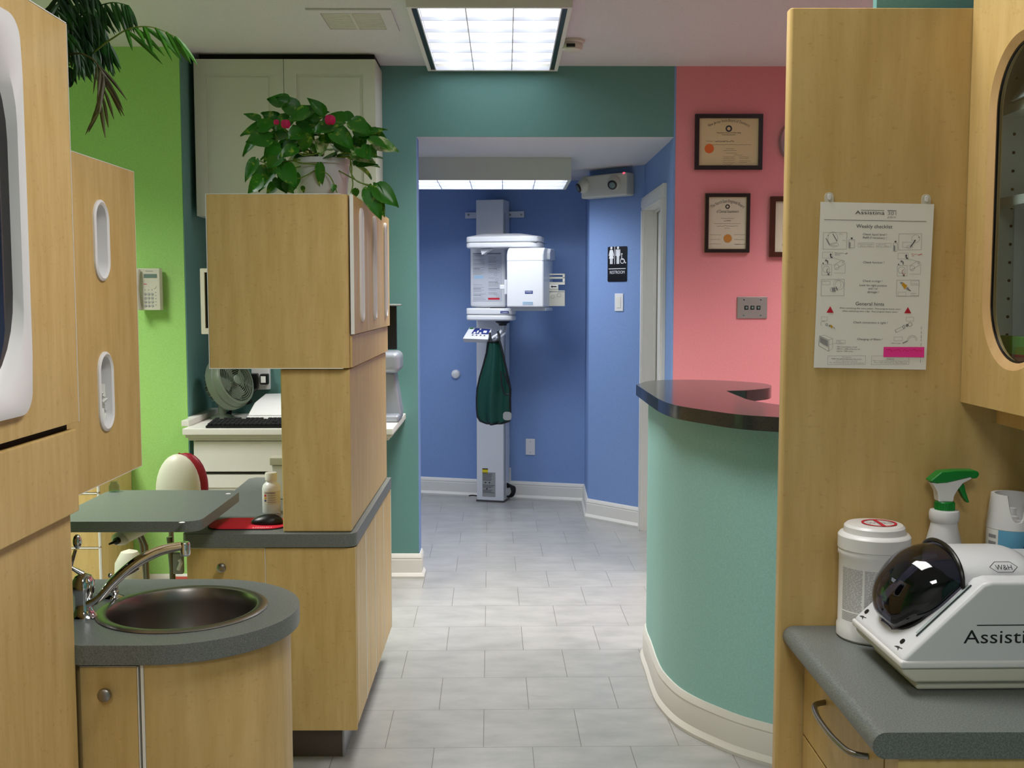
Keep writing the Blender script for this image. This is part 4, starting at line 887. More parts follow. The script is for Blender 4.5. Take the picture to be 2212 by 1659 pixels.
# tube head
a = lo(1094, 664, -.40); b = lo(1174, 534, -.40)
mb = MB(); mb.prism([(-.40, a.z), (-.40, b.z - .05), (-.385, b.z - .02), (-.355, b.z), (-.12, b.z), (-.12, a.z)], 'x', a.x, b.x)
mb.xf(T4).build('tube_head', 'machine_white', t, bevel=.012, seg=4)
mb = MB().box(a.x - .001, b.x + .001, -.401, -.13, b.z - .088, b.z - .0865); mb.xf(T4).build('head_seam', 'plastic_grey', t)
mb = MB().prism([(-.30, b.z - .08), (-.30, b.z - .03), (-.27, b.z - .004), (-.16, b.z - .004), (-.13, b.z - .08)], 'x', a.x - .022, b.x + .022); mb.xf(T4).build('head_yoke', 'machine_grey', t, bevel=.008, seg=3)
MB().box(a.x + .02, b.x + .004, -.34, -.13, a.z - .024, a.z - .001).xf(T4).build('head_base', 'machine_grey', t, bevel=.004)
mb = MB(); s0 = lo(1134, 634, -.4); s1_ = lo(1151, 628, -.4); mb.box(s0.x, s1_.x, -.4026, -.4012, s0.z, s1_.z); mb.mi = 1; mb.text('PLANMECA', ((s0.x + s1_.x) / 2, -.403, s0.z + .006), X_, Z_, .012, 'c', .045)
mb.mi = 2; s0 = lo(1129, 658, -.4); s1_ = lo(1151, 652, -.4)
for k in range(3): mb.box(s0.x, s1_.x, -.4026, -.4012, s0.z + k * .008, s0.z + k * .008 + .004)
mb.xf(T4).build('logo', ['ink_blue', 'ink_white', 'ink_pale_blue'], t)
mb = MB(); q = lo(1110, 658, -.4); q2_ = lo(1150, 628, -.4)
# chin support and side pad on the head's left
a2 = lo(1089, 636, -.36); b2 = lo(1095, 604, -.36); mb.box(a2.x, b2.x, -.36, -.30, a2.z, b2.z)
a2 = lo(1079, 625, -.36); b2 = lo(1090, 615, -.36); mb.box(a2.x, b2.x, -.36, -.31, a2.z, b2.z); mb.xf(T4).build('side_lever', 'machine_white', t, bevel=.005, seg=3)
# cassette plate to the right
a = lo(1170, 661, -.22); b = lo(1220, 591, -.22); ww, hh = b.x - a.x, b.z - a.z; Zv = lambda v_: b.z - hh * v_
mb = MB(); xq = a.x + ww * .72
mb.box(a.x, b.x, -.22, -.205, Zv(1), Zv(.52)); mb.box(a.x, xq, -.22, -.205, Zv(.52), Zv(.34)); mb.box(a.x, b.x, -.22, -.205, Zv(.34), Zv(.26)); mb.box(b.x - ww * .09, b.x, -.22, -.205, Zv(.26), Zv(0))
mb.box(a.x, b.x, -.22, -.205, Zv(.04), Zv(0)); mb.box(a.x, b.x, -.22, -.205, Zv(.16), Zv(.10))
mb.xf(T4).build('cassette_holder', 'plastic_cream', t, bevel=.002)
mb = MB(); mb.box(a.x + ww * .35, a.x + ww * .70, -.2225, -.2205, Zv(.46), Zv(.34)); mb.mi = 1
cx_, cz_ = a.x + ww * .53, Zv(.40); mb.prism([(cx_ - ww * .14, cz_), (cx_ - ww * .06, cz_ + .010), (cx_ - ww * .06, cz_ + .004), (cx_ + ww * .12, cz_ + .004), (cx_ + ww * .12, cz_ - .004), (cx_ - ww * .06, cz_ - .004), (cx_ - ww * .06, cz_ - .010)], 'y', -.223, -.2226)
mb.mi = 2; mb.box(a.x, b.x, -.2222, -.2203, Zv(.56), Zv(.545)); mb.ring(circ(a.x + ww * .48, Zv(.71), .012, 16), circ(a.x + ww * .48, Zv(.71), .0105, 16), 'y', -.2222, -.2203); mb.ring(circ(a.x + ww * .75, Zv(.66), .014, 16), circ(a.x + ww * .75, Zv(.66), .0125, 16), 'y', -.2222, -.2203)
mb.xf(T4).build('arrow_sticker', ['paper', 'ink_black', 'ink_light'], t)
# lower shelf
yl = -.34; a = lo(1003, 692, yl); b = lo(1108, 666, yl)
ft = [(a.x, yl + .05), (a.x + .012, yl + .012), (a.x + .045, yl), (b.x - .05, yl), (b.x - .012, yl + .015), (b.x, yl + .06), (b.x - .02, yl + .16), (.10, -.002), (-.10, -.002), (a.x + .005, yl + .2)]
zm = a.z + (b.z - a.z) * .46
MB().prism(ft, 'z', a.z, zm - .001).xf(T4).build('shelf_lower', 'machine_white', t, bevel=.012, seg=4); MB().prism(ft, 'z', zm + .001, b.z).xf(T4).build('shelf_upper', 'machine_white', t, bevel=.008, seg=3)
mb = MB(); s0 = lo(1081, 677, yl); s1_ = lo(1099, 672, yl); mb.box(s0.x, s1_.x, yl - .0015, yl - .0003, s0.z, s1_.z); mb.mi = 1; mb.text('PLANMECA', ((s0.x + s1_.x) / 2, yl - .0018, s0.z + .003), X_, Z_, .009, 'c', .045); mb.xf(T4).build('logo', ['ink_blue', 'ink_white'], t)
mb = MB(); q = lo(1080, 666, -.25); mb.box(q.x - .07, q.x + .03, -.26, -.20, b.z, b.z + .006); mb.xf(T4).build('chin_slot', 'black', t)
# control panel: tilted slab
p_ = [lo(1014, 706, -.27), lo(1063, 709, -.27), lo(1054, 733, -.41), lo(999, 731, -.41)]
nrm = (p_[1] - p_[0]).cross(p_[3] - p_[0]).normalized()
if nrm.y > 0: nrm = -nrm
mb = MB(); dn = Vector((0, .03, -.028)); mb.add(p_ + [v_ + dn for v_ in p_], [(0, 1, 2, 3), (7, 6, 5, 4), (0, 4, 5, 1), (1, 5, 6, 2), (2, 6, 7, 3), (3, 7, 4, 0)])
mb.xf(T4).build('control_panel', 'machine_white', t, bevel=.006, seg=3)
mb = MB(); up_ = nrm * .0015
W_ = lambda u, v_: p_[0].lerp(p_[1], u).lerp(p_[3].lerp(p_[2], u), v_) + up_
mb.quad(W_(.28, .10), W_(.95, .10), W_(.93, .58), W_(.24, .58)); up_ = nrm * .0022; mb.mi = 1
for u0, v0, u1, v1 in ((.32, .44, .40, .56), (.44, .3, .5, .5), (.56, .44, .64, .56), (.70, .28, .84, .46), (.5, .12, .56, .22)): mb.quad(W_(u0, v0), W_(u1, v0), W_(u1, v1), W_(u0, v1))
mb.mi = 2
for u0 in (.3, .46, .62, .78): mb.quad(W_(u0, .66), W_(u0 + .06, .66), W_(u0 + .06, .74), W_(u0, .74))
mb.mi = 3; mb.quad(W_(.06, .08), W_(.2, .08), W_(.2, .18), W_(.05, .18)); mb.xf(T4).build('button_overlay', ['ink_blue', 'ink_white', 'ink', 'green_plastic'], t)
# handles under the shelf
hl = MB(); hl.tube(catmull([lo(1082, 697, -.24), lo(1083, 712, -.26), lo(1079, 720, -.32), lo(1068, 727, -.36), lo(1060, 733, -.38)], 6), .010, 12); hl.tube(catmull([lo(1091, 697, -.18), lo(1092, 712, -.2), lo(1088, 722, -.26), lo(1078, 728, -.32), lo(1070, 730, -.36)], 6), .010, 12)
hl.xf(T4).build('handle', 'machine_white', t); MB().lathe([(.05, 0), (.052, -.006), (.03, -.018), (.026, -.03)], lo(1086, 694, -.24), Z_, 24).xf(T4).build('pivot', 'black', t)
# apron
yl = -.40; outl = [(768, 90), (775, 130), (800, 145), (840, 118), (870, 230), (892, 330), (912, 430), (930, 510), (925, 600), (926, 765), (870, 782), (800, 793), (735, 793), (690, 775), (664, 735), (656, 650), (657, 540), (672, 450), (695, 370), (720, 290), (740, 200), (755, 140)]
sc = lambda a_, b_: (850 + a_ / 3.687, 700 + b_ / 3.687)
rows = [(130, 752, 778, 798, 845), (165, 745, 790, 800, 856), (230, 735, 795, 800, 872), (330, 708, 795, 800, 893), (430, 678, 795, 800, 914), (520, 659, 795, 800, 930), (600, 655, 795, 800, 926), (680, 657, 795, 800, 926), (740, 664, 795, 800, 926), (772, 684, 795, 800, 920), (792, 735, 795, 800, 860)]
ap = thing('lead_apron', 'dark green lead apron hanging from the x-ray machine', 'apron', O + xd * .0 + yd * -.4 + Vector((0, 0, .4)))
g1 = []; nu = 22
for (yy, xl, xa, xb, xr) in rows:
    row = []
    for i in range(nu + 1):
        u = i / nu; px, py = sc(xl + (xr - xl) * u, yy + (12 * abs(math.sin(u * PI)) if yy == 130 else 0))
        p = lo(px, py, yl); fold = .022 * math.sin(u * 9 + .6) * min(1, .35 + (yy - 130) / 400) + .012 * math.sin(u * 17 + yy * .004)
        row.append(Vector((p.x, p.y + fold - .02 * math.sin(PI * u), p.z)))
    g1.append(row)
vs = [v_ for r__ in g1 for v_ in r__] + [v_ + Vector((0, .012, 0)) for r__ in g1 for v_ in r__]; nn_ = len(g1) * (nu + 1); fs = []
for i in range(len(g1) - 1):
    for j in range(nu): a = i * (nu + 1) + j; fs += [(a, a + 1, a + nu + 2, a + nu + 1), (nn_ + a, nn_ + a + nu + 1, nn_ + a + nu + 2, nn_ + a + 1)]
bd = [(0, j) for j in range(nu + 1)] + [(i, nu) for i in range(1, len(g1))] + [(len(g1) - 1, j) for j in range(nu - 1, -1, -1)] + [(i, 0) for i in range(len(g1) - 2, 0, -1)]
bi = [i * (nu + 1) + j for i, j in bd]
for k in range(len(bi)): a, b = bi[k], bi[(k + 1) % len(bi)]; fs.append((a, nn_ + a, nn_ + b, b))
MB().add(vs, fs).xf(T4).build('body', 'apron_green', ap, sub=1)
bp = [g1[i][j] + Vector((0, .004, 0)) for i, j in bd]; MB().tube(bp + [bp[0]], .008, 8, False).tube(catmull([lo(*sc(855, 375), yl - .03), lo(*sc(858, 440), yl - .035), lo(*sc(868, 510), yl - .035), lo(*sc(890, 560), yl - .03), lo(*sc(922, 560), yl - .02)], 6), .006, 8).tube(catmull([lo(*sc(880, 385), yl - .03), lo(*sc(900, 440), yl - .03), lo(*sc(925, 505), yl - .02)], 6), .006, 8).xf(T4).build('trim', 'apron_trim', ap)
MB().tube(catmull([lo(*sc(766, 72), -.385), lo(*sc(770, 100), -.40), lo(*sc(778, 150), -.41)], 5), .009, 8).tube(catmull([lo(*sc(832, 62), -.33), lo(*sc(842, 95), -.37), lo(*sc(838, 140), -.40)], 5), .009, 8).tube([lo(*sc(774, 128), -.405), lo(*sc(800, 148), -.41), lo(*sc(842, 122), -.40)], .008, 8).xf(T4).build('strap', 'apron_trim', ap)
a = lo(*sc(873, 765), -.445); b = lo(*sc(940, 700), -.445)
MB().prism([(x, z) for x, z in rrect((a.x + b.x) / 2, (a.z + b.z) / 2, b.x - a.x, b.z - a.z, .02)], 'y', -.447, -.444).xf(T4).build('tag', 'plastic_grey', ap, label='pale rounded tag at the hem')
# coiled cable by the machine foot, cable end at left
wy = .165
mb = MB()
for k in range(4):
    pts = [lo(1092 + 0 * k, 1044 + k * 3, .10), lo(1101 + k * 3, 1048 + k, .08), lo(1106 + k * 2, 1062, .07), lo(1100 + k * 2, 1072, .08), lo(1093, 1072, .10)]
    mb.tube(catmull(pts, 6), .007, 8)
mb.tube(catmull([lo(1030, 1071, .10), lo(1020, 1070, .06), lo(1013, 1071, .04)], 4), .005, 6)
mb.xf(T4); tag(mb.build('power_cable', 'cable_black'), 'coiled black cable at the foot of the x-ray machine', 'cable')
# wall plates on the slanted back wall (plane yl=.195)
WP = (Vector((Cc.x, Cc.y, 0)) - O).dot(yd)
def plate(px0, py0, px1, py1, label, name='wall_plate', cat='wall plate', grp=None):
    a = lo(px0, py1, WP); b = lo(px1, py0, WP); c_ = T4 @ Vector(((a.x + b.x) / 2, WP, a.z))
    t = thing(name, label, cat, c_, grp); MB().box(a.x, b.x, WP - .007, WP - .0004, a.z, b.z).xf(T4).build('plate', 'plastic_white', t, bevel=.002); return t, a, b
t, a, b = plate(1136, 948, 1156, 982, 'blank white wall plate right of the machine')
m_ = MB()
for z in (a.z + .02, b.z - .02): m_.lathe([(.003, 0), (.003, .001), (0, .001)], ((a.x + b.x) / 2, WP - .007, z), (0, -1, 0), 10)
m_.xf(T4).build('screw', 'nickel', t)
for (y0, y1, lb) in ((946, 981, 'upper'), (1010, 1046, 'lower')):
    t, a, b = plate(1079, y0, 1101 + (3 if lb == 'lower' else 0), y1, lb + ' white outlet plate half behind the x-ray machine column', 'outlet_plate', 'outlet')
    m_ = MB(); q = lo(1092, (y0 + y1) / 2 + (4 if lb == 'upper' else -2), WP - .012); m_.lathe([(.012, 0), (.012, .02), (.006, .026), (0, .026)], Vector((q.x, WP - .007, q.z)), (0, -1, 0), 14); m_.xf(T4).build('plug', 'black', t)
q = onplane(985, 808, O + yd * WP, yd)
t = thing('door_bumper', 'round white door bumper on the blue wall left of machine', 'door stop', q); MB().lathe([(.034, .0004), (.034, .006), (.030, .018), (.018, .026), (0, .028)], q, -yd, 28).build('bumper', 'plastic_white', t)
# angled wall things
P0 = Vector((A.x, A.y, 0)); wd_ = (Vector((B.x, B.y, 0)) - P0).normalized(); ex = -wd_; ey = Vector((-ex.y, ex.x, 0))   # ex to the right, ey into wall
def lw(px, py, off=0): return onplane(px, py, P0 - ey * off, ey)
def T_at(p): return Matrix(((ex.x, ey.x, 0, p.x), (ex.y, ey.y, 0, p.y), (0, 0, 1, p.z), (0, 0, 0, 1)))
a = lw(1313, 609, .004); b = lw(1355, 532, .004); c_ = (a + b) / 2; sw = (b - a).dot(ex); sh = b.z - a.z; c_ = lw((1313 + 1355) / 2, (532 + 609) / 2, 0)
t = thing('restroom_sign', 'black RESTROOM sign with white figures on angled blue wall', 'sign', c_); T = T_at(c_)
MB().prism(rrect(0, 0, sw, sh, .008), 'y', -.004, -.0004).xf(T).build('plaque', 'black', t)
mb = MB(); yy = -.0046
def fig(cx_, cz_, s, woman):
    mb.prism(circ(cx_, cz_ + .052 * s, .0085 * s, 16), 'y', yy, yy + .0004)
    if woman:
        mb.prism([(cx_ - .009 * s, cz_ + .041 * s), (cx_ + .009 * s, cz_ + .041 * s), (cx_ + .013 * s, cz_ + .035 * s), (cx_ + .021 * s, cz_ + .006 * s), (cx_ + .017 * s, cz_ + .004 * s), (cx_ + .010 * s, cz_ + .024 * s), (cx_ + .018 * s, cz_ - .012 * s), (cx_ - .018 * s, cz_ - .012 * s), (cx_ - .010 * s, cz_ + .024 * s), (cx_ - .017 * s, cz_ + .004 * s), (cx_ - .021 * s, cz_ + .006 * s), (cx_ - .013 * s, cz_ + .035 * s)], 'y', yy, yy + .0004)
        mb.box(cx_ - .010 * s, cx_ - .0015 * s, yy, yy + .0004, cz_ - .045 * s, cz_ - .012 * s).box(cx_ + .0015 * s, cx_ + .010 * s, yy, yy + .0004, cz_ - .045 * s, cz_ - .012 * s)
    else:
        mb.prism(rrect(cx_, cz_ + .018 * s, .034 * s, .046 * s, .008 * s, 3), 'y', yy, yy + .0004) if 0 else mb.box(cx_ - .011 * s, cx_ + .011 * s, yy, yy + .0004, cz_ - .002 * s, cz_ + .041 * s)
        mb.box(cx_ - .018 * s, cx_ - .0125 * s, yy, yy + .0004, cz_ + .004 * s, cz_ + .040 * s).box(cx_ + .0125 * s, cx_ + .018 * s, yy, yy + .0004, cz_ + .004 * s, cz_ + .040 * s)
        mb.box(cx_ - .018 * s, cx_ + .018 * s, yy, yy + .0004, cz_ + .037 * s, cz_ + .042 * s)
        mb.box(cx_ - .010 * s, cx_ - .0012 * s, yy, yy + .0004, cz_ - .045 * s, cz_ - .002 * s).box(cx_ + .0012 * s, cx_ + .010 * s, yy, yy + .0004, cz_ - .045 * s, cz_ - .002 * s)
k_ = sw / .15
fig(-.046 * k_, .046 * k_, 1.0 * k_, True); fig(.006 * k_, .046 * k_, 1.0 * k_, False); mb.box(-.0215 * k_, -.018 * k_, yy, yy + .0004, 0, .108 * k_)
wx, wz = .040 * k_, .018 * k_; mb.ring(circ(wx, wz, .0165 * k_, 24), circ(wx, wz, .0125 * k_, 24), 'y', yy, yy + .0004); mb.prism(circ(wx - .004 * k_, wz + .042 * k_, .005 * k_, 12), 'y', yy, yy + .0004)
mb.box(wx - .007 * k_, wx - .003 * k_, yy - .0002, yy + .0004, wz + .008 * k_, wz + .036 * k_).box(wx - .005 * k_, wx + .014 * k_, yy - .0002, yy + .0004, wz + .007 * k_, wz + .011 * k_).prism([(wx + .012 * k_, wz + .009 * k_), (wx + .016 * k_, wz + .010 * k_), (wx + .024 * k_, wz - .010 * k_), (wx + .030 * k_, wz - .008 * k_), (wx + .030 * k_, wz - .012 * k_), (wx + .021 * k_, wz - .015 * k_)], 'y', yy, yy + .0004)
mb.box(-sw * .44, sw * .44, yy, yy + .0004, -.030 * k_, -.026 * k_); mb.text('RESTROOM', (0, yy, -.058 * k_), X_, Z_, .026 * k_, 'c', sw * .78)
mb.xf(T).build('symbols', 'ink_white', t)
a = lw(1338, 653); t = thing('light_switch', 'white switch plate on angled blue wall below the restroom sign', 'light switch', a); T = T_at(a)
wS = (lw(1347, 653) - lw(1329, 653)).dot(ex); hS = lw(1338, 634).z - lw(1338, 672).z
MB().box(-wS / 2, wS / 2, -.007, -.0004, -hS / 2, hS / 2).xf(T).build('plate', 'plastic_white', t, bevel=.002); MB().box(-wS * .25, wS * .25, -.010, -.0065, -hS * .32, hS * .32).xf(T).build('rocker', 'trim_white', t, bevel=.0015)
# emergency light
a = lw(1321, 403, .05); t = thing('emergency_light', 'two-headed emergency light with red indicator on angled blue wall', 'emergency light', lw(1321, 403)); a = lw(1321, 403, .0); T = T_at(a)
wl = .385; hl_ = .145
MB().box(-wl / 2, wl / 2, -.085, -.0004, -hl_ / 2, hl_ / 2).xf(T).build('housing', 'plastic_cream', t, bevel=.012, seg=3)
for sx_ in (-.165, .095):
    o_ = Vector((sx_, -.085, .01)); dr_ = Vector((.35 * (1 if sx_ > 0 else -1.6), -1, -.45)).normalized()
    hd = MB().ell(o_, .050, .042, .048, 20, 14).xf(T).build('lamp_head', 'plastic_cream', t); c2 = o_ + dr_ * .040
    MB().lathe([(.030, -.004), (.031, .004), (.027, .006)], c2, dr_, 24).xf(T).build('rim', 'frame_dark', hd); MB().lathe([(.027, .003), (.02, .006), (0, .0075)], c2, dr_, 24).xf(T).build('lens', 'lcd', hd)
MB().ell(Vector((wl / 2 - .022, -.082, hl_ / 2 - .006)), .010, .006, .006, 10, 8).xf(T).build('indicator', 'led_red', t)

# ================================================================== PINK WALL
def frame(px0, py0, px1, py1, fw, name, label, fm, pm, depth=.022, cat='framed certificate'):
    a = at(px0, py1, HY - depth); b = at(px1, py0, HY - depth); w_, h_ = b.x - a.x, b.z - a.z; c_ = Vector(((a.x + b.x) / 2, HY - depth, (a.z + b.z) / 2))
    t = thing(name, label, cat, Vector((c_.x, HY, a.z)))
    MB().ring(rrect(c_.x, c_.z, w_, h_, 0, 1), rrect(c_.x, c_.z, w_ - 2 * fw, h_ - 2 * fw, 0, 1), 'y', HY - depth, HY - .0005).build('frame', fm, t, bevel=.003)
    MB().box(a.x + fw, b.x - fw, HY - depth + .010, HY - depth + .014, a.z + fw, b.z - fw).build('certificate', pm, t)
    return t, a, b, HY - depth + .0094
def arch_text(mb, s, cx_, cz_, r, half, y, size, squeeze=.62):
    ws = [(text_geo(ch)[2] + .09 if ch != ' ' else .28) for ch in s]; tot = sum(ws); acc = 0
    for ch, w_ in zip(s, ws):
        an = math.radians(90 + half) - math.radians(2 * half) * (acc + w_ / 2) / tot; acc += w_
        if ch == ' ': continue
        p = Vector((cx_ + r * math.cos(an), y, cz_ + r * math.sin(an))); tx = Vector((math.sin(an), 0, -math.cos(an))); ty = Vector((math.cos(an), 0, math.sin(an)))
        mb.text(ch, p, tx, ty, size, 'c', (w_ - .06) / tot * math.radians(2 * half) * r)
def scrib(mb, x0, x1, z, y, n, amp, r_):
    P = [Vector((x0 + (x1 - x0) * i / n, y, z + r_.uniform(-amp, amp))) for i in range(n + 1)]
    for i in range(n): mb.line(P[i], P[i + 1], .0011, (0, 1, 0))
r_ = random.Random(9)
t, a, b, y = frame(1501, 246, 1649, 366, .021, 'framed_certificate', 'wide dark-framed certificate with orange seal, topmost on the pink wall', 'frame_dark', 'parchment')
mb = MB(); W_, H_ = b.x - a.x, b.z - a.z; cx_ = (a.x + b.x) / 2
arch_text(mb, 'New Jersey State Board of Dentistry', cx_, b.z - H_ * .135 - W_ * .62, W_ * .62, 29, y, .020)
mb.text('Department of Law and Public Safety', (cx_, y, b.z - H_ * .345), X_, Z_, .010, 'c', W_ * .36); mb.text('Division of Consumer Affairs', (cx_, y, b.z - H_ * .38), X_, Z_, .008, 'c', W_ * .2)
mb.ring(circ(cx_, b.z - H_ * .26, .017, 20), circ(cx_, b.z - H_ * .26, .009, 20), 'y', y, y + .0003)
scrib(mb, cx_ - W_ * .2, cx_ + W_ * .08, b.z - H_ * .485, y, 22, .004, r_); scrib(mb, cx_ - W_ * .2, cx_ + W_ * .08, b.z - H_ * .49, y, 22, .004, r_)
for v_, u0, u1 in ((.485, .16, .26), (.55, .16, .84), (.62, .46, .58), (.655, .42, .62), (.70, .46, .62), (.735, .58, .70), (.77, .42, .60), (.77, .66, .80), (.80, .42, .60), (.80, .66, .8), (.835, .42, .58), (.84, .66, .82), (.87, .42, .6), (.87, .66, .78), (.9, .42, .56)):
    scrib(mb, a.x + W_ * u0, a.x + W_ * u1, b.z - H_ * v_, y, int(40 * (u1 - u0)) + 4, .0016, r_)
mb.build('printing', 'ink', t, smooth=False)
sc_ = at(1532, 321, y); MB().prism(circ(sc_.x, sc_.z, .024, 28), 'y', y - .0012, y + .0006).build('seal', 'seal_orange', t)
t, a, b, y = frame(1523, 418, 1621, 545, .016, 'framed_certificate', 'upright black and gold framed certificate with gold seal, below the wide one', 'frame_dark', 'paper_cream')
W_, H_ = b.x - a.x, b.z - a.z; cx_ = (a.x + b.x) / 2
MB().ring(rrect(cx_, (a.z + b.z) / 2, W_ + .004, H_ + .004, 0, 1), rrect(cx_, (a.z + b.z) / 2, W_ - .006, H_ - .006, 0, 1), 'y', HY - .018, HY - .006).ring(rrect(cx_, (a.z + b.z) / 2, W_ - .030, H_ - .030, 0, 1), rrect(cx_, (a.z + b.z) / 2, W_ - .036, H_ - .036, 0, 1), 'y', HY - .019, HY - .0125).build('gold_trim', 'frame_gold', t)
mb = MB(); arch_text(mb, 'The North East Regional Board', cx_, b.z - H_ * .15 - W_ * .52, W_ * .52, 42, y, .024); mb.text('of Dental Examiners', (cx_, y, b.z - H_ * .325), X_, Z_, .022, 'c', W_ * .5)
mb.ring(circ(cx_, b.z - H_ * .22, .012, 18), circ(cx_, b.z - H_ * .22, .006, 18), 'y', y, y + .0003)
for v_, u0, u1 in ((.42, .35, .65), (.46, .42, .58), (.463, .42, .58), (.51, .2, .8), (.55, .26, .74), (.59, .44, .56), (.70, .1, .36), (.70, .66, .92), (.78, .1, .34), (.78, .66, .9), (.855, .1, .36), (.86, .66, .92), (.865, .68, .9)):
    scrib(mb, a.x + W_ * u0, a.x + W_ * u1, b.z - H_ * v_, y, int(44 * (u1 - u0)) + 4, .002, r_)
mb.build('printing', 'ink', t, smooth=False)
sc_ = at(1572, 515, y); MB().prism([(sc_.x + .022 * (1 - .06 * (i % 2)) * math.cos(i * PI / 18), sc_.z + .022 * (1 - .06 * (i % 2)) * math.sin(i * PI / 18)) for i in range(36)], 'y', y - .0012, y + .0006).build('seal', 'seal_gold', t)
t, a, b, y = frame(1663, 424, 1762, 555, .026, 'framed_certificate', 'brown wood framed certificate on pink wall, cut off by the maple panel', 'frame_brown', 'paper_cream')
mb = MB(); W_, H_ = b.x - a.x, b.z - a.z
for v_, u0, u1 in ((.17, .3, .7), (.26, .33, .6), (.38, .32, .7), (.50, .28, .42), (.54, .28, .42), (.58, .28, .42), (.62, .28, .42), (.66, .28, .42), (.70, .28, .42)): scrib(mb, a.x + W_ * u0, a.x + W_ * u1, b.z - H_ * v_, y, 14, .002, r_)
mb.ring(circ(a.x + W_ * .35, b.z - H_ * .8, .016, 18), circ(a.x + W_ * .35, b.z - H_ * .8, .004, 18), 'y', y, y + .0003); mb.build('printing', 'ink', t, smooth=False)
ck = at(1738, 305, HY - .03); t = thing('wall_clock', 'round aluminium wall clock half hidden behind the maple panel', 'clock', (ck.x, HY, ck.z)); R_ = ck.x - at(1685, 305, HY - .03).x
MB().lathe([(R_, .0005), (R_, .02), (R_ * .96, .032), (R_ * .80, .022), (R_ * .78, .016)], (ck.x, HY, ck.z), (0, -1, 0), 64).build('rim', 'alum', t)
MB().prism(circ(ck.x, ck.z, R_ * .79, 48), 'y', HY - .018, HY - .0165).build('face', 'paint_pink', t)
mb = MB()
for k in range(12): an = k * PI / 6; mb.line((ck.x + R_ * .62 * math.cos(an), HY - .0185, ck.z + R_ * .62 * math.sin(an)), (ck.x + R_ * .74 * math.cos(an), HY - .0185, ck.z + R_ * .74 * math.sin(an)), .006, (0, 1, 0))
mb.line((ck.x, HY - .019, ck.z), (ck.x - R_ * .5, HY - .019, ck.z - .01), .007, (0, 1, 0)); mb.line((ck.x, HY - .019, ck.z), (ck.x + .02, HY - .019, ck.z + R_ * .6), .005, (0, 1, 0)); mb.build('hands', 'ink_black', t)
a = at(1592, 688, HY - .006); b = at(1658, 641, HY - .006); t = thing('steel_switch_plate', 'brushed steel switch plate with three square buttons on pink wall', 'switch plate', ((a.x + b.x) / 2, HY, a.z))
MB().box(a.x, b.x, HY - .007, HY - .0004, a.z, b.z).build('plate', 'switch_steel', t, bevel=.003, seg=3)
W_, H_ = b.x - a.x, b.z - a.z
for u in (.305, .505, .705):
    bt = MB().box(a.x + W_ * u - .010, a.x + W_ * u + .010, HY - .0095, HY - .0065, a.z + H_ * .50 - .010, a.z + H_ * .50 + .010).build('button', 'black', t, bevel=.001)
    MB().box(a.x + W_ * u - .0055, a.x + W_ * u + .0055, HY - .0105, HY - .0094, a.z + H_ * .50 - .0055, a.z + H_ * .50 + .0055).build('button_cap', 'lcd', bt)
mb = MB()
for u in (.22, .78):
    for v_ in (.14, .86): mb.lathe([(.0045, 0), (.004, .0012), (0, .0015)], (a.x + W_ * u, HY - .007, a.z + H_ * v_), (0, -1, 0), 12)
mb.build('screw', 'chrome', t)

# ================================================================== RECEPTION DESK
t = thing('reception_desk', 'curved sea-green reception desk wall with white baseboard', 'reception desk', (.8, 3.9, 0))
Wc = catmull([(.66, 4.52, 0), (.600, 4.46, 0), (.585, 4.36, 0), (.583, 4.20, 0), (.578, 4.0, 0), (.583, 3.86, 0), (.612, 3.71, 0), (.655, 3.61, 0), (.715, 3.52, 0), (.775, 3.445, 0), (.86, 3.37, 0), (.98, 3.285, 0), (1.15, 3.21, 0), (1.5, 3.15, 0), (2.0, 3.15, 0)], 6)
n_ = len(Wc); inner = []
for i, p in enumerate(Wc):
    d_ = (Wc[min(n_ - 1, i + 1)] - Wc[max(0, i - 1)]).normalized(); inner.append(p + Vector((-d_.y, d_.x, 0)) * .11)
MB().prism([(p.x, p.y) for p in Wc] + [(p.x, p.y) for p in inner[::-1]], 'z', 0, 1.094).build('panel', 'paint_desk', t)
bb = [p for p in Wc if p.y < 4.47]
mb = MB(); rings = []
for i, p in enumerate(bb):
    d_ = (bb[min(len(bb) - 1, i + 1)] - bb[max(0, i - 1)]).normalized(); nn = Vector((d_.y, -d_.x, 0)); rings.append([(p.x + nn.x * a, p.y + nn.y * a, z) for a, z in BP])
q = len(BP); vs = [v_ for r__ in rings for v_ in r__]; fs = []
for i in range(len(rings) - 1):
    for j in range(q): fs.append((i * q + j, i * q + (j + 1) % q, (i + 1) * q + (j + 1) % q, (i + 1) * q + j))
fs += [tuple(range(q)), tuple(range((len(rings) - 1) * q, len(rings) * q))]
mb.add(vs, fs).build('baseboard', 'trim_white', t, label='white curved baseboard')
ZC = 1.14; k_ = (H - ZC) / .43
fr_ = [(1374, 830.5), (1399.5, 847.5), (1420.7, 861), (1438, 868.7), (1465, 876.5), (1523, 885.7), (1600, 895.8), (1695.6, 902)]
bk = [(1391.7, 824.4), (1415, 821.5), (1465, 820), (1523, 820.5), (1581, 822.8), (1638.7, 827), (1662, 830.5), (1666.7, 834.5), (1660, 838.2), (1638.7, 840.8), (1609.8, 843.3), (1569, 844.2)]
inn_ = [(1569, 844.2), (1600, 857), (1625, 865), (1695.6, 875.5)]
g = lambda L_: [atz(a, b, ZC) for a, b in L_]
F1 = catmull(g(fr_[2:]), 5); poly = g(fr_[:2]) + F1 + [Vector((1.1, 2.98, ZC)), Vector((1.6, 2.95, ZC)), Vector((1.6, 3.30, ZC)), Vector((1.15, 3.36, ZC))]
poly += catmull([Vector((1.05, 3.45, ZC))] + g(inn_)[::-1], 4) + catmull(g(bk)[::-1][1:], 4)
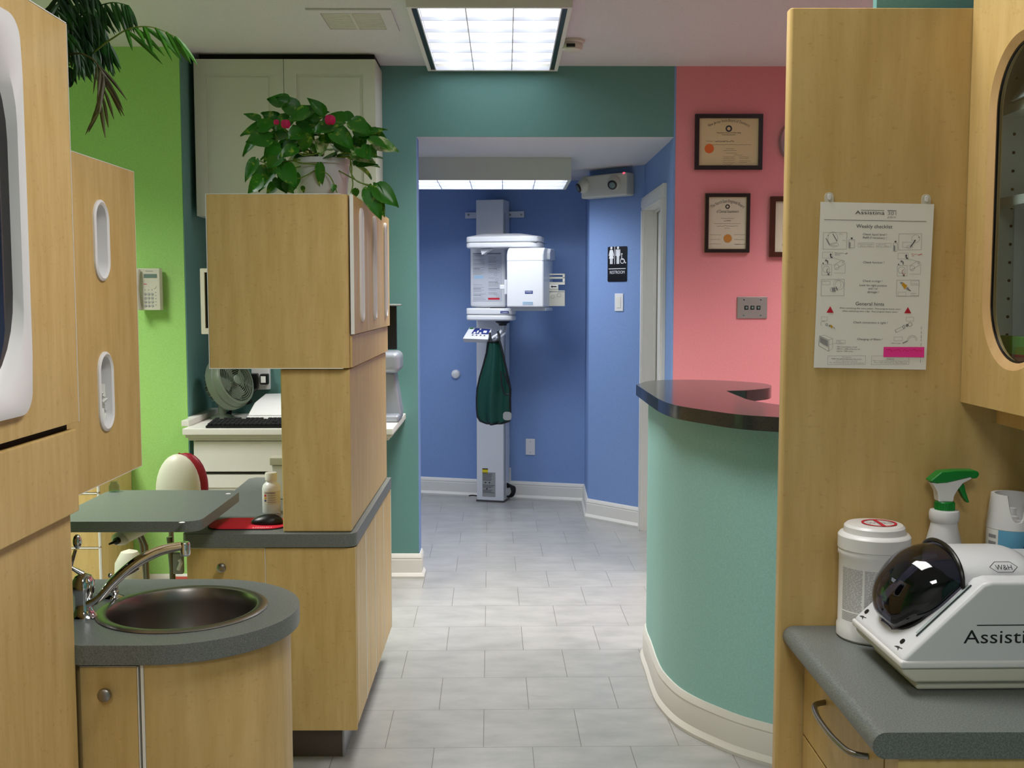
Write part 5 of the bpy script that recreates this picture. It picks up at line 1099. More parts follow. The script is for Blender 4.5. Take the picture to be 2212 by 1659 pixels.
tag(MB().prism([(p.x, p.y) for p in poly], 'z', ZC - .045, ZC).build('reception_countertop', 'laminate_dark', bevel=.0015, angle=60), 'dark speckled hooked countertop on the sea-green reception desk', 'countertop')

# ================================================================== RIGHT FOREGROUND
t = tag(MB().prism([(.5, 1.94), (.504, 1.936), (1.15, 1.936), (1.15, 1.965), (.504, 1.965), (.5, 1.961)], 'z', .005, 2.003).build('end_panel', 'maple', bevel=.002), 'tall maple panel at right holding the checklist poster', 'panel')
YP = 1.934
# poster
c4 = [at(1768, 436, YP), at(2012, 441, YP), at(2005, 798, YP), at(1762, 795, YP)]
ux = (c4[1] - c4[0]).normalized(); ux.y = 0; uz = Vector((-ux.z, 0, ux.x)) if ux.x > 0 else Z_
PW = ((c4[1] - c4[0]).length + (c4[2] - c4[3]).length) / 2; PH = ((c4[0] - c4[3]).length + (c4[1] - c4[2]).length) / 2
pcn = sum(c4, Vector()) / 4; Q0 = pcn - ux * PW / 2 + uz * PH / 2; Q0.y = YP
t = thing('checklist_poster', 'white weekly checklist sheet with drawings hung on the maple panel', 'poster', (pcn.x, 1.936, pcn.z - PH / 2))
def Pz(u, v_, e=.0005): return Q0 + ux * PW * u - uz * PH * v_ - Y_ * e
mb = MB(); e = .0009; mb.add([Pz(0, 0, e), Pz(1, 0, e), Pz(1, 1, e), Pz(0, 1, e), Pz(0, 0, 0), Pz(1, 0, 0), Pz(1, 1, 0), Pz(0, 1, 0)], [(0, 3, 2, 1), (4, 5, 6, 7), (0, 1, 5, 4), (1, 2, 6, 5), (2, 3, 7, 6), (3, 0, 4, 7)]); mb.build('sheet', 'paper', t, smooth=False)
# coordinates below: (a, b) read off an enlarged view of the sheet, width 776, height 1142
PA = lambda a, b: Pz((a - 285 + 24 * (b - 178) / 1142) / 776, (b - 178 - 20 * (a - 285) / 776) / 1135, .0013)
K = PW / 776
mb = MB()
def T_(s, a, b, w_, h_, mi=0, al='c', shear=0): mb.mi = mi; mb.text(s, PA(a, b), ux, uz + ux * shear, h_ * K * 1.35, al, w_ * K)
def Ln(a, b, c, d_, w_=3, mi=0): mb.mi = mi; mb.line(PA(a, b), PA(c, d_), w_ * K, Y_)
def Bx(a, b, c, d_, w_=2, mi=2): Ln(a, b, c, b, w_, mi); Ln(c, b, c, d_, w_, mi); Ln(c, d_, a, d_, w_, mi); Ln(a, d_, a, b, w_, mi)
def El(a, b, ra, rb_, w_=2, mi=2, n=20, a0=0, a1=2 * PI):
    for i in range(n): t0, t1 = a0 + (a1 - a0) * i / n, a0 + (a1 - a0) * (i + 1) / n; Ln(a + ra * math.cos(t0), b + rb_ * math.sin(t0), a + ra * math.cos(t1), b + rb_ * math.sin(t1), w_, mi)
def Fl(P, mi): mb.mi = mi; vs = [PA(a, b) - Y_ * .0003 for a, b in P]; mb.add(vs, [tuple(range(len(vs)))])
T_('Assistina', 622, 265, 200, 26); Ln(560, 236, 720, 240, 3); T_('301', 772, 270, 60, 24, 1); Ln(742, 240, 802, 242, 4); T_('plus', 770, 290, 56, 16, 1, 'c', .3)
Ln(310, 299, 1010, 316, 3); T_('Weekly checklist', 655, 358, 248, 26)
for s, a, b, w_ in (('Check liquid level !', 658, 408, 164), ('Refill if necessary !', 658, 430, 164), ('Check function !', 655, 598, 144), ('Check o-rings !', 650, 725, 134), ('Look for right position', 656, 755, 190), ('and / or', 656, 777, 66), ('damage !', 656, 800, 80), ('Check connection is tight !', 643, 1010, 236), ('Changing of filters !', 641, 1125, 174)): T_(s, a, b, w_, 15, 0, 'c', .18)
T_('General hints', 636, 886, 198, 25)
T_('When maintaining after every patient - Press program button once !', 640, 912, 424, 11, 0, 'c', .15); T_('When maintaining twice a day - Press program button twice !', 640, 932, 384, 11, 0, 'c', .15)
Fl([(340, 934), (390, 935), (365, 889)], 3); Fl([(875, 941), (924, 942), (900, 898)], 3)
Fl([(348, 931), (360, 931), (354, 921)], 0) if 0 else None
# row 1
Bx(308, 386, 468, 500); Ln(325, 424, 352, 472, 4); Ln(372, 396, 402, 445, 4); El(372, 425, 34, 42, 1.6); Ln(352, 472, 404, 478, 1.6, 2); El(385, 470, 28, 14, 1.6, 2); T_('A', 340, 410, 10, 10); T_('MAX', 425, 400, 22, 6, 2); T_('MIN', 450, 443, 22, 6, 2)
Bx(824, 398, 980, 508); El(940, 432, 28, 26, 1.6); Bx(852, 455, 910, 490, 1.6); Ln(905, 490, 940, 440, 6); Fl([(926, 445), (936, 440), (934, 450)], 0); T_('B', 962, 428, 9, 10); El(900, 488, 22, 10, 1.6)
for a, b in ((502, 456), (802, 480)):
    w2 = 20 if a < 600 else 13; Bx(a - w2, b - 20, a + w2, b + 36, 2); Fl([(a - w2 + 2, b - 4), (a - w2 + 12, b - 2), (a - w2 + 12, b + 34), (a - w2 + 2, b + 32)], 1); Fl([(a - 7, b - 34), (a + 7, b - 34), (a + 5, b - 24), (a - 5, b - 24)], 0)
Bx(546, 458, 656, 486, 1.2, 2); Bx(672, 462, 772, 488, 1.2, 2); T_('Maintenance Cartridge', 600, 470, 98, 7, 2); T_('200 ml - 1000 g', 600, 482, 84, 7, 2); T_('Service Oil', 712, 473, 50, 7, 2); T_('500 ml - 1000 g', 716, 484, 84, 7, 2)
# row 2
for ox, rd in ((0, 0), (518, 3)):
    oy = 10 if ox else 0
    Bx(304 + ox, 520 + oy, 374 + ox, 560 + oy, 1.6); Bx(302 + ox, 604 + oy, 370 + ox, 676 + oy, 1.6); Fl([(352 + ox, 540 + oy), (368 + ox, 540 + oy), (360 + ox, 526 + oy)], 0); Fl([(357 + ox, 540 + oy), (363 + ox, 540 + oy), (363 + ox, 552 + oy), (357 + ox, 552 + oy)], 0)
    T_('Maintenance' if not ox else 'Service', 420 + ox - (4 if ox else 0), 530 + oy, 64 if not ox else 40, 8, 0 if not ox else 3); T_('service' if not ox else 'oil', 405 + ox, 541 + oy, 34 if not ox else 14, 8, 0 if not ox else 3); Ln(460 + ox - (20 if ox else 0), 534 + oy, 476 + ox - (6 if ox else 0), 526 + oy, 4, rd)
    El(330 + ox, 576 + oy, 5, 5, 4, 0, 8); Fl([(340 + ox, 575 + oy), (335 + ox, 582 + oy), (345 + ox, 582 + oy)], 0); Ln(341 + ox, 580 + oy, 341 + ox, 598 + oy, 5); El(310 + ox, 596 + oy, 3, 3, 4, 0, 6); El(367 + ox, 555 + oy, 4, 4, 4, 0, 6)
    Ln(366 + ox, 556 + oy, 458 + ox, 582 + oy, 1.6, 2); Ln(380 + ox, 610 + oy, 440 + ox, 574 + oy, 2, 2); Ln(392 + ox, 636 + oy, 458 + ox, 600 + oy, 2, 2); El(404 + ox, 622 + oy, 16, 18, 1.6); El(448 + ox, 586 + oy, 6, 8, 2, 1); Ln(386 + ox, 662 + oy, 462 + ox, 664 + oy, 1.4, 2); Ln(462 + ox, 590 + oy, 462 + ox, 664 + oy, 1.4, 2)
    El(332 + ox, 636 + oy, 24, 22, 1.8); El(348 + ox, 648 + oy, 12, 16, 3, 0 if not ox else 3, 14, .4, 4.6); El(348 + ox, 672 + oy, 5, 4, 4, 0, 8)
# row 3
Bx(300, 706, 458, 818); El(425, 745, 30, 32, 1.6); El(410, 740, 26, 30, 1.4); Fl([(372, 762), (392, 762), (398, 790), (376, 790)], 2); El(372, 776, 10, 14, 1.8); Ln(392, 762, 398, 790, 5); Ln(404, 756, 410, 782, 4); Bx(306, 718, 360, 742, 1.4)
Bx(818, 714, 972, 824); Fl([(852, 742), (862, 730), (892, 752), (874, 778)], 4); Fl([(840, 732), (850, 726), (862, 730), (850, 742)], 2); Fl([(882, 772), (894, 760), (906, 774), (898, 784)], 1); Ln(900, 778, 916, 788, 5); Bx(916, 720, 972, 748, 1.4); T_('O-Rings', 944, 742, 40, 7, 2); Bx(830, 796, 884, 822, 1.4); T_('Adaptor', 936, 808, 40, 7, 2); T_('connection', 942, 822, 56, 7, 2)
# row 4
Bx(306, 962, 346, 990, 1.4); El(318, 1008, 16, 16, 2, 2, 12, 2, 5.5); El(344, 1016, 7, 8, 4, 1, 10); Fl([(364, 1024), (372, 1016), (388, 1030), (380, 1042)], 4); Fl([(356, 1026), (363, 1016), (370, 1018), (364, 1032)], 2); Fl([(388, 1036), (394, 1032), (404, 1050)], 1)
Bx(890, 968, 942, 996, 1.4); Ln(816, 1056, 872, 1030, 2, 2); Ln(824, 1074, 880, 1046, 2, 2); Ln(816, 1056, 824, 1074, 4, 1); El(876, 1034, 7, 12, 4, 1, 10); El(898, 1024, 6, 7, 5, 0, 10); El(918, 1018, 14, 14, 3, 2, 10)
# row 5
Fl([(300, 1100), (354, 1126), (356, 1168), (300, 1136)], 1); Ln(296, 1094, 360, 1122, 2); Ln(360, 1122, 362, 1200, 2); Ln(362, 1200, 292, 1160, 2); Ln(292, 1160, 296, 1094, 2); Ln(360, 1122, 386, 1112, 1.6, 2); Ln(386, 1112, 388, 1180, 1.6, 2); Ln(362, 1200, 388, 1180, 1.6, 2); Ln(296, 1094, 330, 1088, 1.6, 2); Ln(330, 1088, 386, 1112, 1.6, 2)
Bx(414, 1124, 474, 1148, 1.6); T_('Filter', 434, 1134, 22, 7, 2); T_('insert', 444, 1144, 40, 7, 2); Ln(362, 1154, 414, 1144, 1.4, 2)
for k, s in enumerate(('After consumption of unit', '500 ml - refills of Service oil', 'approx. 1000 cycles')): T_(s, 416, 1172 + 15 * k, (140, 158, 112)[k], 9, 0, 'l', .15)
Bx(810, 1104, 868, 1130, 1.6); T_('Once a year', 792, 1150, 66, 8, 0, 'l', .15); Ln(870, 1148, 904, 1132, 8, 1); El(936, 1130, 34, 36, 2, 2, 16, PI, 2 * PI); El(936, 1132, 26, 28, 1.6, 2, 16, PI, 2 * PI)
Bx(356, 1232, 616, 1292, 1.6); Bx(658, 1234, 918, 1294, 1.6)
T_('Manufacturer', 488, 1244, 66, 8, 2); T_('W&H Dentalwerk Burmoos Ges.m.b.H.', 486, 1258, 210, 9, 0, 'c', .1); T_('A-5111 Burmoos, Austria', 486, 1271, 150, 8, 2); T_('Tel. +43-6274-6236-0, Fax +43-6274-6236-55', 486, 1284, 238, 8, 2)
T_('A-dec Inc.', 790, 1260, 52, 9); T_('2601 Crestview Drive, Newberg, Oregon 97132', 790, 1273, 244, 8, 2); T_('Phone (503) 538-7478, Fax (503) 538-0276', 790, 1286, 226, 8, 2)
for k in range(9): Ln(998, 1036 + k * 28, 997, 1052 + k * 28 + (k % 3) * 3, 3, 1)
mb.build('printing', ['ink', 'ink_light', 'ink_light', 'ink_red', 'ink_orange'], t, smooth=False)
mb = MB(); N4 = [PA(740, 1172), PA(1020, 1175), PA(1020, 1246), PA(739, 1241)]; N4 = [p - Y_ * .0006 for p in N4]; mb.add(N4 + [p - Y_ * .0004 for p in N4], [(0, 1, 2, 3), (7, 6, 5, 4), (0, 4, 5, 1), (1, 5, 6, 2), (2, 6, 7, 3), (3, 7, 4, 0)])
nt_ = thing('sticky_note', 'bright pink sticky note on the lower right of the poster', 'sticky note', PA(880, 1240)); mb.build('note', 'pink_note', nt_, smooth=False)
mb = MB(); r_ = random.Random(4)
P = [PA(756 + i * 6.5, 1196 + r_.uniform(-8, 8)) - Y_ * .0012 for i in range(40)]
for i in range(39):
    if i % 9 != 7: mb.line(P[i], P[i + 1], 2.2 * K, Y_)
mb.build('handwriting', 'seal_orange' if 0 else 'ink_red', nt_, smooth=False)
for k, (a, b) in enumerate(((343, 150), (1007, 166))):
    o_ = PA(a, b); hk = thing('adhesive_hook', ('left' if k == 0 else 'right') + ' white adhesive hook above the checklist poster', 'hook', o_)
    MB().prism([(o_.x + x, o_.z + z) for x, z in rrect(0, -.004, .0155, .027, .0077, 6)], 'y', YP - .0005, YP + .0018).build('base', 'plastic_cream', hk)
    MB().prism([(o_.x + x, o_.z + z) for x, z in rrect(0, .001, .006, .011, .0028, 4)], 'y', YP - .0026, YP - .0005).build('clip', 'plastic_white', hk, bevel=.0008)

# upper cabinet with oval window
UX = .82; UZ0, UZ1 = 1.311, 2.02
t = thing('glass_door_cabinet', 'maple wall cabinet with an oval glass window at right', 'cabinet', (1.0, 1.6, UZ0))
MB().box(UX + .02, 1.215, 1.925, 1.935, UZ0, UZ1).box(UX + .02, 1.215, 1.0, 1.012, UZ0, UZ1).box(UX + .02, 1.215, 1.0, 1.935, UZ1 - .012, UZ1).box(UX + .02, 1.215, 1.0, 1.935, UZ0 + .03, UZ0 + .045).box(1.205, 1.215, 1.0, 1.935, UZ0, UZ1).build('carcass', 'edge_white', t)
MB().box(UX + .02, 1.21, 1.0, 1.934, UZ0 + .002, UZ0 + .029).build('bottom_panel', 'maple', t)
for z in (1.655, 1.812): MB().box(UX + .045, 1.2045, 1.0125, 1.9245, z, z + .016).build('shelf', 'edge_white', t)
mb = MB()
for k in range(16): mb.lathe([(.0028, 0), (.0028, .0006), (0, .0006)], (UX + .075, 1.9249, 1.40 + k * .032), (0, -1, 0), 10)
for k in range(16): mb.lathe([(.0028, 0), (.0028, .0006), (0, .0006)], (1.15, 1.9249, 1.40 + k * .032), (0, -1, 0), 10)
mb.build('peg_hole', 'gap_dark', t)
wy0, wy1, wz0, wz1 = 1.645, 1.848, 1.392, 1.908
inn = rrect((wy0 + wy1) / 2, (wz0 + wz1) / 2, wy1 - wy0, wz1 - wz0, (wy1 - wy0) / 2 - .001, 14); out = rrect(1.685, (UZ0 + UZ1) / 2, .50, UZ1 - UZ0, .0005, 14)
in2 = rrect((wy0 + wy1) / 2, (wz0 + wz1) / 2, wy1 - wy0 + .024, wz1 - wz0 + .024, (wy1 - wy0) / 2 + .01, 14)
dd = MB().ring(out, in2, 'x', UX, UX + .019).build('door', 'maple', t, smooth=False)
mb = MB(); vs = []; fs = []; q = len(inn)
for R, xx in ((in2, UX), (inn, UX + .008), (inn, UX + .019)): vs += [(xx, a, b) for a, b in R]
for a in range(2):
    for i in range(q): j = (i + 1) % q; fs.append((a * q + i, a * q + j, (a + 1) * q + j, (a + 1) * q + i))
mb.add(vs, fs).build('bevel_trim', 'maple_edge', dd)
MB().prism(rrect((wy0 + wy1) / 2, (wz0 + wz1) / 2, wy1 - wy0 + .004, wz1 - wz0 + .004, (wy1 - wy0) / 2 + .0, 14), 'x', UX + .0125, UX + .016).build('glass', 'clear', dd, label='clear oval glass pane')
MB().ring(rrect((wy0 + wy1) / 2, (wz0 + wz1) / 2, wy1 - wy0 + .001, wz1 - wz0 + .001, (wy1 - wy0) / 2 - .0, 14), rrect((wy0 + wy1) / 2, (wz0 + wz1) / 2, wy1 - wy0 - .006, wz1 - wz0 - .006, (wy1 - wy0) / 2 - .004, 14), 'x', UX + .009, UX + .012).build('gasket', 'black', dd)
MB().box(UX, UX + .019, 1.0, 1.432, UZ0, UZ1).build('door', 'maple', t)
MB().box(UX + .05, 1.19, 1.2, 1.90, UZ0 - .035, UZ0 + .0015).build('light_valance', 'maple', t)
# contents
def cab_item(name, label, cat, x, y, z): return thing(name, label, cat, (x, y, z))
b_ = cab_item('paper_stack', 'leaning white paper folder on the top shelf behind oval window', 'papers', .92, 1.8, 1.828)
MB().add([(.855, 1.86, 1.829), (.862, 1.86, 1.829), (.98, 1.84, 1.995), (.973, 1.84, 1.995), (.855, 1.60, 1.829), (.862, 1.60, 1.829), (.98, 1.58, 1.995), (.973, 1.58, 1.995)], [(0, 1, 2, 3), (4, 7, 6, 5), (0, 4, 5, 1), (1, 5, 6, 2), (2, 6, 7, 3), (3, 7, 4, 0)]).build('sheets', 'machine_grey', b_)
b_ = cab_item('spray_can', 'white bottle behind the oval window on the lower shelf', 'bottle', .905, 1.80, 1.357)
MB().lathe([(.028, 0.0005), (.03, .004), (.03, .15), (.024, .168), (.012, .182), (.012, .195)], (.912, 1.80, 1.357), Z_, 28).build('body', 'machine_grey', b_); MB().lathe([(.014, 0), (.014, .03), (0, .031)], (.912, 1.80, 1.5525), Z_, 20).build('cap', 'plastic_white', b_)
mb = MB()
for k in range(3): cyl_patch(mb, Vector((.912, 1.80, 1.357)), .0303, -PI, -PI * .4, .03 + k * .035, .038 + k * .035)
mb.build('label', 'ink_light', b_)
b_ = cab_item('green_box', 'green carton with rust band at the bottom of the oval window', 'box', .9, 1.8, 1.357)
MB().box(.868, .874, 1.62, 1.90, 1.3575, 1.432).build('side', 'green_box', b_)
MB().box(.8745, .8805, 1.62, 1.90, 1.3575, 1.432).build('back', 'green_box', b_)
MB().box(.8672, .868, 1.62, 1.90, 1.382, 1.402).build('band', 'rust', b_)

# base cabinet and counter
BX0 = .548
t = thing('lower_cabinet', 'maple base cabinet with curved pull under the right counter', 'cabinet', (.88, 1.7, 0))
MB().box(BX0 + .018, 1.215, 1.465, 1.934, .10, .860).build('carcass', 'maple', t)
MB().box(BX0 + .08, 1.215, 1.53, 1.93, 0, .10).build('toe_kick', 'toe_kick', t)
dw = MB().box(BX0, BX0 + .0175, 1.515, 1.930, .70, .857).build('drawer', 'maple', t, bevel=.001)
MB().box(BX0, BX0 + .0175, 1.515, 1.930, .11, .695).build('door', 'maple', t, bevel=.001)
MB().box(BX0, 1.215, 1.458, 1.510, .10, .858).build('end_stile', 'maple', t, bevel=.001)
hp = [atx(1768, 1497, BX0 - .002), atx(1764, 1510, BX0 - .022), atx(1782, 1548, BX0 - .032), atx(1815, 1583, BX0 - .032), atx(1846, 1606, BX0 - .022), atx(1856, 1608, BX0 - .002)]
zc = .808
hp = [Vector((BX0 + .001, 1.80, zc)), Vector((BX0 - .022, 1.785, zc)), Vector((BX0 - .031, 1.74, zc)), Vector((BX0 - .033, 1.69, zc)), Vector((BX0 - .031, 1.64, zc)), Vector((BX0 - .022, 1.595, zc)), Vector((BX0 + .001, 1.58, zc))]
MB().tube(catmull(hp, 6), .0048, 12).build('handle', 'nickel', dw)
prof = [(1.215, .862), (.527, .862)] + [(.527 + .019 * math.sin(-a), .881 - .019 * math.cos(a)) for a in [PI * i / 10 for i in range(1, 10)]] + [(.527, .900), (1.215, .900)]
tag(MB().prism(prof, 'y', 1.448, 1.934).build('bullnose_countertop', 'laminate_grey', smooth=True), 'grey speckled countertop with rounded edge in the right foreground', 'countertop')
CZ = .9003
# canister
c0_ = Vector((.636, 1.86, CZ)); RC = .0635
RC = .0605; c0_ = atz(1886, 1402, CZ); c0_ = Vector((c0_.x * 1.03 + .002, 1.872, CZ))
t = thing('wipes_canister', 'large white wipes canister with red no-symbol lid', 'canister', c0_)
MB().lathe([(RC - .004, 0), (RC, .004), (RC, .022), (RC - .002, .025), (RC - .002, .145), (RC, .150), (RC, .156), (RC - .001, .160)], c0_, Z_, 48).build('body', 'plastic_white', t)
MB().lathe([(RC + .001, .1605), (RC + .001, .182), (RC - .002, .186), (RC - .008, .188), (RC - .009, .198), (RC - .013, .202), (0, .203)], c0_, Z_, 48).build('lid', 'plastic_white', t)
mb = MB(); zt = c0_.z + .2035; cy_ = c0_.y; cx_ = c0_.x + .008
mb.ring(circ(cx_, cy_, .030, 32), circ(cx_, cy_, .026, 32), 'z', zt, zt + .0004); mb.box(cx_ - .003, cx_ + .003, cy_ - .027, cy_ + .027, zt, zt + .0006); mb.mi = 1; mb.text('WIPES', (cx_, cy_ - .006, zt + .0002), X_, Y_, .016, 'c', .044)
mb.build('lid_symbol', ['ink_red', 'ink_light'], t)
mb = MB(); r_ = random.Random(2); mb.mi = 0
for (a0, a1, z0, z1) in ((-PI * .93, -PI * .70, .055, .128), (-PI * .68, -PI * .35, .028, .128)):
    z = z1
    while z > z0:
        a = a0
        while a < a1 - .02:
            ln = r_.uniform(.06, .22); cyl_patch(mb, c0_, RC - .0017, a, min(a1, a + ln), z, z + .0011, 3); a += ln + .02
        z -= .0026
for (a0, a1, z0, z1) in ((-PI * .93, -PI * .70, .035, .050),):
    z = z1
    while z > z0: cyl_patch(mb, c0_, RC - .0017, a0, a1, z, z + .0011, 4); z -= .0026
mb.build('label_text', 'ink_light', t)
# spray bottle
sp0 = Vector((0, 0, 0)); sp0 = at(2037, 1200, 1.893); sp0 = Vector((sp0.x, 1.893, CZ)); kk = 1.87 / F
t = thing('spray_bottle', 'white spray bottle with green trigger head behind the machine', 'spray bottle', sp0)
zz = lambda py: at(2037, py, 1.893).z - CZ
MB().lathe([(.036, 0), (.04, .004), (.041, .08), (.030, zz(1170)), (.024, zz(1140)), (.0225, zz(1128)), (.0255, zz(1122)), (.026, zz(1108)), (.0245, zz(1102)), (.016, zz(1100))], sp0, Z_, 36).build('body', 'plastic_white', t)
mb = MB().lathe([(.0165, zz(1101)), (.0165, zz(1084)), (.015, zz(1082)), (0, zz(1082))], sp0, Z_, 24)
for k in range(24): a = k * PI / 12; mb.box(sp0.x + .0162 * math.cos(a) - .001, sp0.x + .0162 * math.cos(a) + .001, sp0.y + .0162 * math.sin(a) - .001, sp0.y + .0162 * math.sin(a) + .001, sp0.z + zz(1100), sp0.z + zz(1085))
mb.build('collar', 'green_plastic', t)
A_ = lambda px, py: (at(px, py, 1.893).x, at(px, py, 1.893).z)
MB().prism([A_(2023, 1082), A_(2020, 1060), A_(2012, 1046), A_(2006, 1041), A_(2040, 1040), A_(2092, 1028), A_(2094, 1032), A_(2075, 1042), A_(2064, 1056), A_(2056, 1070), A_(2054, 1082)], 'y', 1.882, 1.904).build('head', 'plastic_white', t, bevel=.003, seg=3)
MB().prism([A_(2004, 1038), A_(2007, 1034), A_(2028, 1017), A_(2060, 1014), A_(2100, 1014), A_(2108, 1017), A_(2109, 1024), A_(2104, 1031), A_(2095, 1032), A_(2092, 1028), A_(2040, 1040), A_(2018, 1042)], 'y', 1.880, 1.906).build('shroud', 'green_plastic', t, bevel=.003, seg=3)
MB().prism([A_(2068, 1053), A_(2080, 1044), A_(2083, 1060), A_(2091, 1084), A_(2086, 1085), A_(2077, 1072)], 'y', 1.886, 1.900).build('trigger', 'green_plastic', t, bevel=.0015)
# aerosol can
ae = at(2180, 1240, 1.888); ae = Vector((ae.x, 1.888, CZ)); zz = lambda py: at(2180, py, 1.888).z - CZ
t = thing('aerosol_can', 'white and pale blue aerosol can at the right edge', 'spray can', ae)
RA = ae.x - at(2134, 1140, 1.888).x
MB().lathe([(RA - .002, 0), (RA, .003), (RA, zz(1140)), (RA - .003, zz(1136))], ae, Z_, 40).build('body', 'paper', t)
mb = MB(); seg = 48; Hh = zz(1138); 
prof_o = lambda h: RA + .0003 - (RA * .16) * max(0, (h - Hh) / (zz(1068) - Hh))
vs = []; fs = []; cols = []
hs_ = [Hh, Hh + .012, Hh + .022, Hh + .030, Hh + .040, zz(1068)]
for i in range(seg):
    an = 2 * PI * i / seg; dlt = abs((an - math.radians(262) + PI) % (2 * PI) - PI); cut = 0
    if dlt < .5: cut = (1 - (dlt / .5) ** 3) * (zz(1066) - Hh - .014)
    top_ = zz(1066) - cut
    cols.append((an, top_))
for an, top_ in cols:
    for f_ in (0, .33, .66, 1):
        h = Hh + (top_ - Hh) * f_; r1 = prof_o(h); vs += [(ae.x + r1 * math.cos(an), ae.y + r1 * math.sin(an), ae.z + h)]
    for f_ in (1, .5, 0):
        h = Hh + (top_ - Hh) * f_; r1 = prof_o(h) - .006; vs += [(ae.x + r1 * math.cos(an), ae.y + r1 * math.sin(an), ae.z + h)]
for i in range(seg):
    j = (i + 1) % seg
    for k in range(7): k2 = (k + 1) % 7; fs.append((i * 7 + k, j * 7 + k, j * 7 + k2, i * 7 + k2))
mb.add(vs, fs); mb.build('cap', 'plastic_white', t)
MB().lathe([(.012, Hh), (.012, Hh + .02), (.008, Hh + .022), (.008, Hh + .034), (0, Hh + .035)], ae, Z_, 20).lathe([(RA - .006, Hh + .001), (RA - .006, Hh + .008), (.01, Hh + .016), (0, Hh + .016)], ae, Z_, 32).build('nozzle', 'plastic_white', t)
mb = MB()
n_ = 30; a0 = -PI * .80; a1 = 0.1
vs = []; fs = []
for i in range(n_ + 1):
    u = i / n_; a = a0 + (a1 - a0) * u; zb = Hh - .004 - .045 + .045 * max(0, (u - .35)) / .65 * 1.0; zb = Hh - .052 + .05 * max(0, min(1, (u - .18) / .6))
    for z in (Hh - .0005, max(Hh - .052, zb)): vs.append((ae.x + (RA + .0004) * math.cos(a), ae.y + (RA + .0004) * math.sin(a), ae.z + z))
for i in range(n_): fs.append((2 * i, 2 * i + 2, 2 * i + 3, 2 * i + 1))
mb.add(vs, fs); mb.mi = 1; cyl_patch(mb, ae, RA + .0007, -PI * .98, -PI * .80, Hh - .045, Hh - .006)
mb.mi = 2
for k in range(3): cyl_patch(mb, ae, RA + .001, -PI * .96, -PI * .83, Hh - .016 - k * .012, Hh - .010 - k * .012)
mb.mi = 3; mb.text('L', at(2212, 1216, 1.845), X_, Z_ + X_ * .3, .06)
mb.build('label', ['light_blue_label', 'paper', 'ink_light', 'ink_blue'], t)

# handpiece care machine: side face towards the camera, sloped front to the left
M0 = Vector((.599, 1.590, CZ)); MD = .222
t = thing('handpiece_cleaner', 'white countertop handpiece care machine with smoked dome', 'machine', M0 + Vector((.2, .12, 0)))
rot = Matrix.Translation(M0 + Vector((0, 0, .010))) @ Matrix.Rotation(math.radians(.8), 4, 'Z') @ Matrix.Scale(.98, 4)
L_ = .48
MB().box(.030, L_, .016, MD - .014, -.0098, .012).xf(rot).build('foot_plate', 'plastic_cream', t, bevel=.005, seg=3)
MB().prism([(0.0, .031), (0.004, .020), (.022, .006), (L_, .006), (L_, .031)], 'y', .004, MD - .004).xf(rot).build('base_tray', 'plastic_cream', t, bevel=.005, seg=3)
# body: sloped wedge with shoulder, slope face from z .044 to .165
mb = MB(); mb.prism([(0, .0315), (0, .045), (.122, .162), (.137, .166), (L_, .166), (L_, .0315)], 'y', 0, MD); mb.xf(rot).build('body', 'machine_white', t, bevel=.007, seg=4)
MB().box(-.003, L_, -.0025, MD + .0025, .0305, .043).xf(rot).build('rim_band', 'plastic_white', t, bevel=.004, seg=3)
# hood: arch along x over the body centre
hy = MD * .53; hr = .082
arch = [(hy - hr, .140)] + [(hy - hr * math.cos(a), .154 + .039 * math.sin(a) ** .8) for a in [PI * i / 16 for i in range(17)]] + [(hy + hr, .140)]
mb = MB(); n_ = len(arch); vs = []; fs = []
def archx(x, s): return [(x, hy + (y - hy) * s, .140 + (z - .140) * s) for y, z in arch]
secs = [archx(.106, 1.0), archx(.20, 1.0), archx(.214, .97), archx(.228, .88), archx(.238, .70), archx(.243, .40)]
for s_1 in secs: vs += s_1
for a in range(len(secs) - 1):
    for i in range(n_ - 1): fs.append((a * n_ + i, a * n_ + i + 1, (a + 1) * n_ + i + 1, (a + 1) * n_ + i))
fs += [tuple(range(n_)), tuple(range((len(secs) - 1) * n_, len(secs) * n_))]
mb.add(vs, fs).xf(rot).build('hood', 'machine_white', t)
# black chamber recessed in the slope
sl_d = Vector((.122, 0, .117)).normalized(); sl_n = Vector((-.117, 0, .122)).normalized(); so = Vector((0, 0, .045))
def SP(u, y, e): return so + sl_d * u + sl_n * e + Vector((0, y, 0))
ch = MB(); cyl = []
outl = [(.030 + .145 * (.5 - .5 * math.cos(PI * i / 14)), 0) for i in range(15)]
def cap_outline(u0, u1, w_, n=12): 
    r = w_ / 2; P = []
    for i in range(n + 1): a = PI / 2 + PI * i / n; P.append((u0 + r + r * math.cos(a), hy + r * math.sin(a)))
    P += [(u1, hy - r), (u1, hy + r)]; return P
co = [(u, y - .026) for u, y in cap_outline(.030, .150, .094)]
ch.add([SP(u, y, .0006) for u, y in co] + [SP(u, y, .0036) for u, y in co], [tuple(range(len(co))), tuple(range(len(co), 2 * len(co)))] + [(i, (i + 1) % len(co), len(co) + (i + 1) % len(co), len(co) + i) for i in range(len(co))])
ch.xf(rot).build('chamber', 'black', t)
c3 = cap_outline(.040, .146, .066); ch = MB()
c3 = [(u, y - .026) for u, y in c3]
ch.add([SP(u, y, .0045) for u, y in c3] + [SP(u, y, .034) for u, y in c3], [tuple(range(len(c3))), tuple(range(len(c3), 2 * len(c3)))] + [(i, (i + 1) % len(c3), len(c3) + (i + 1) % len(c3), len(c3) + i) for i in range(len(c3))])
ch.xf(rot).build('inner_block', 'black', t, bevel=.008, seg=3)
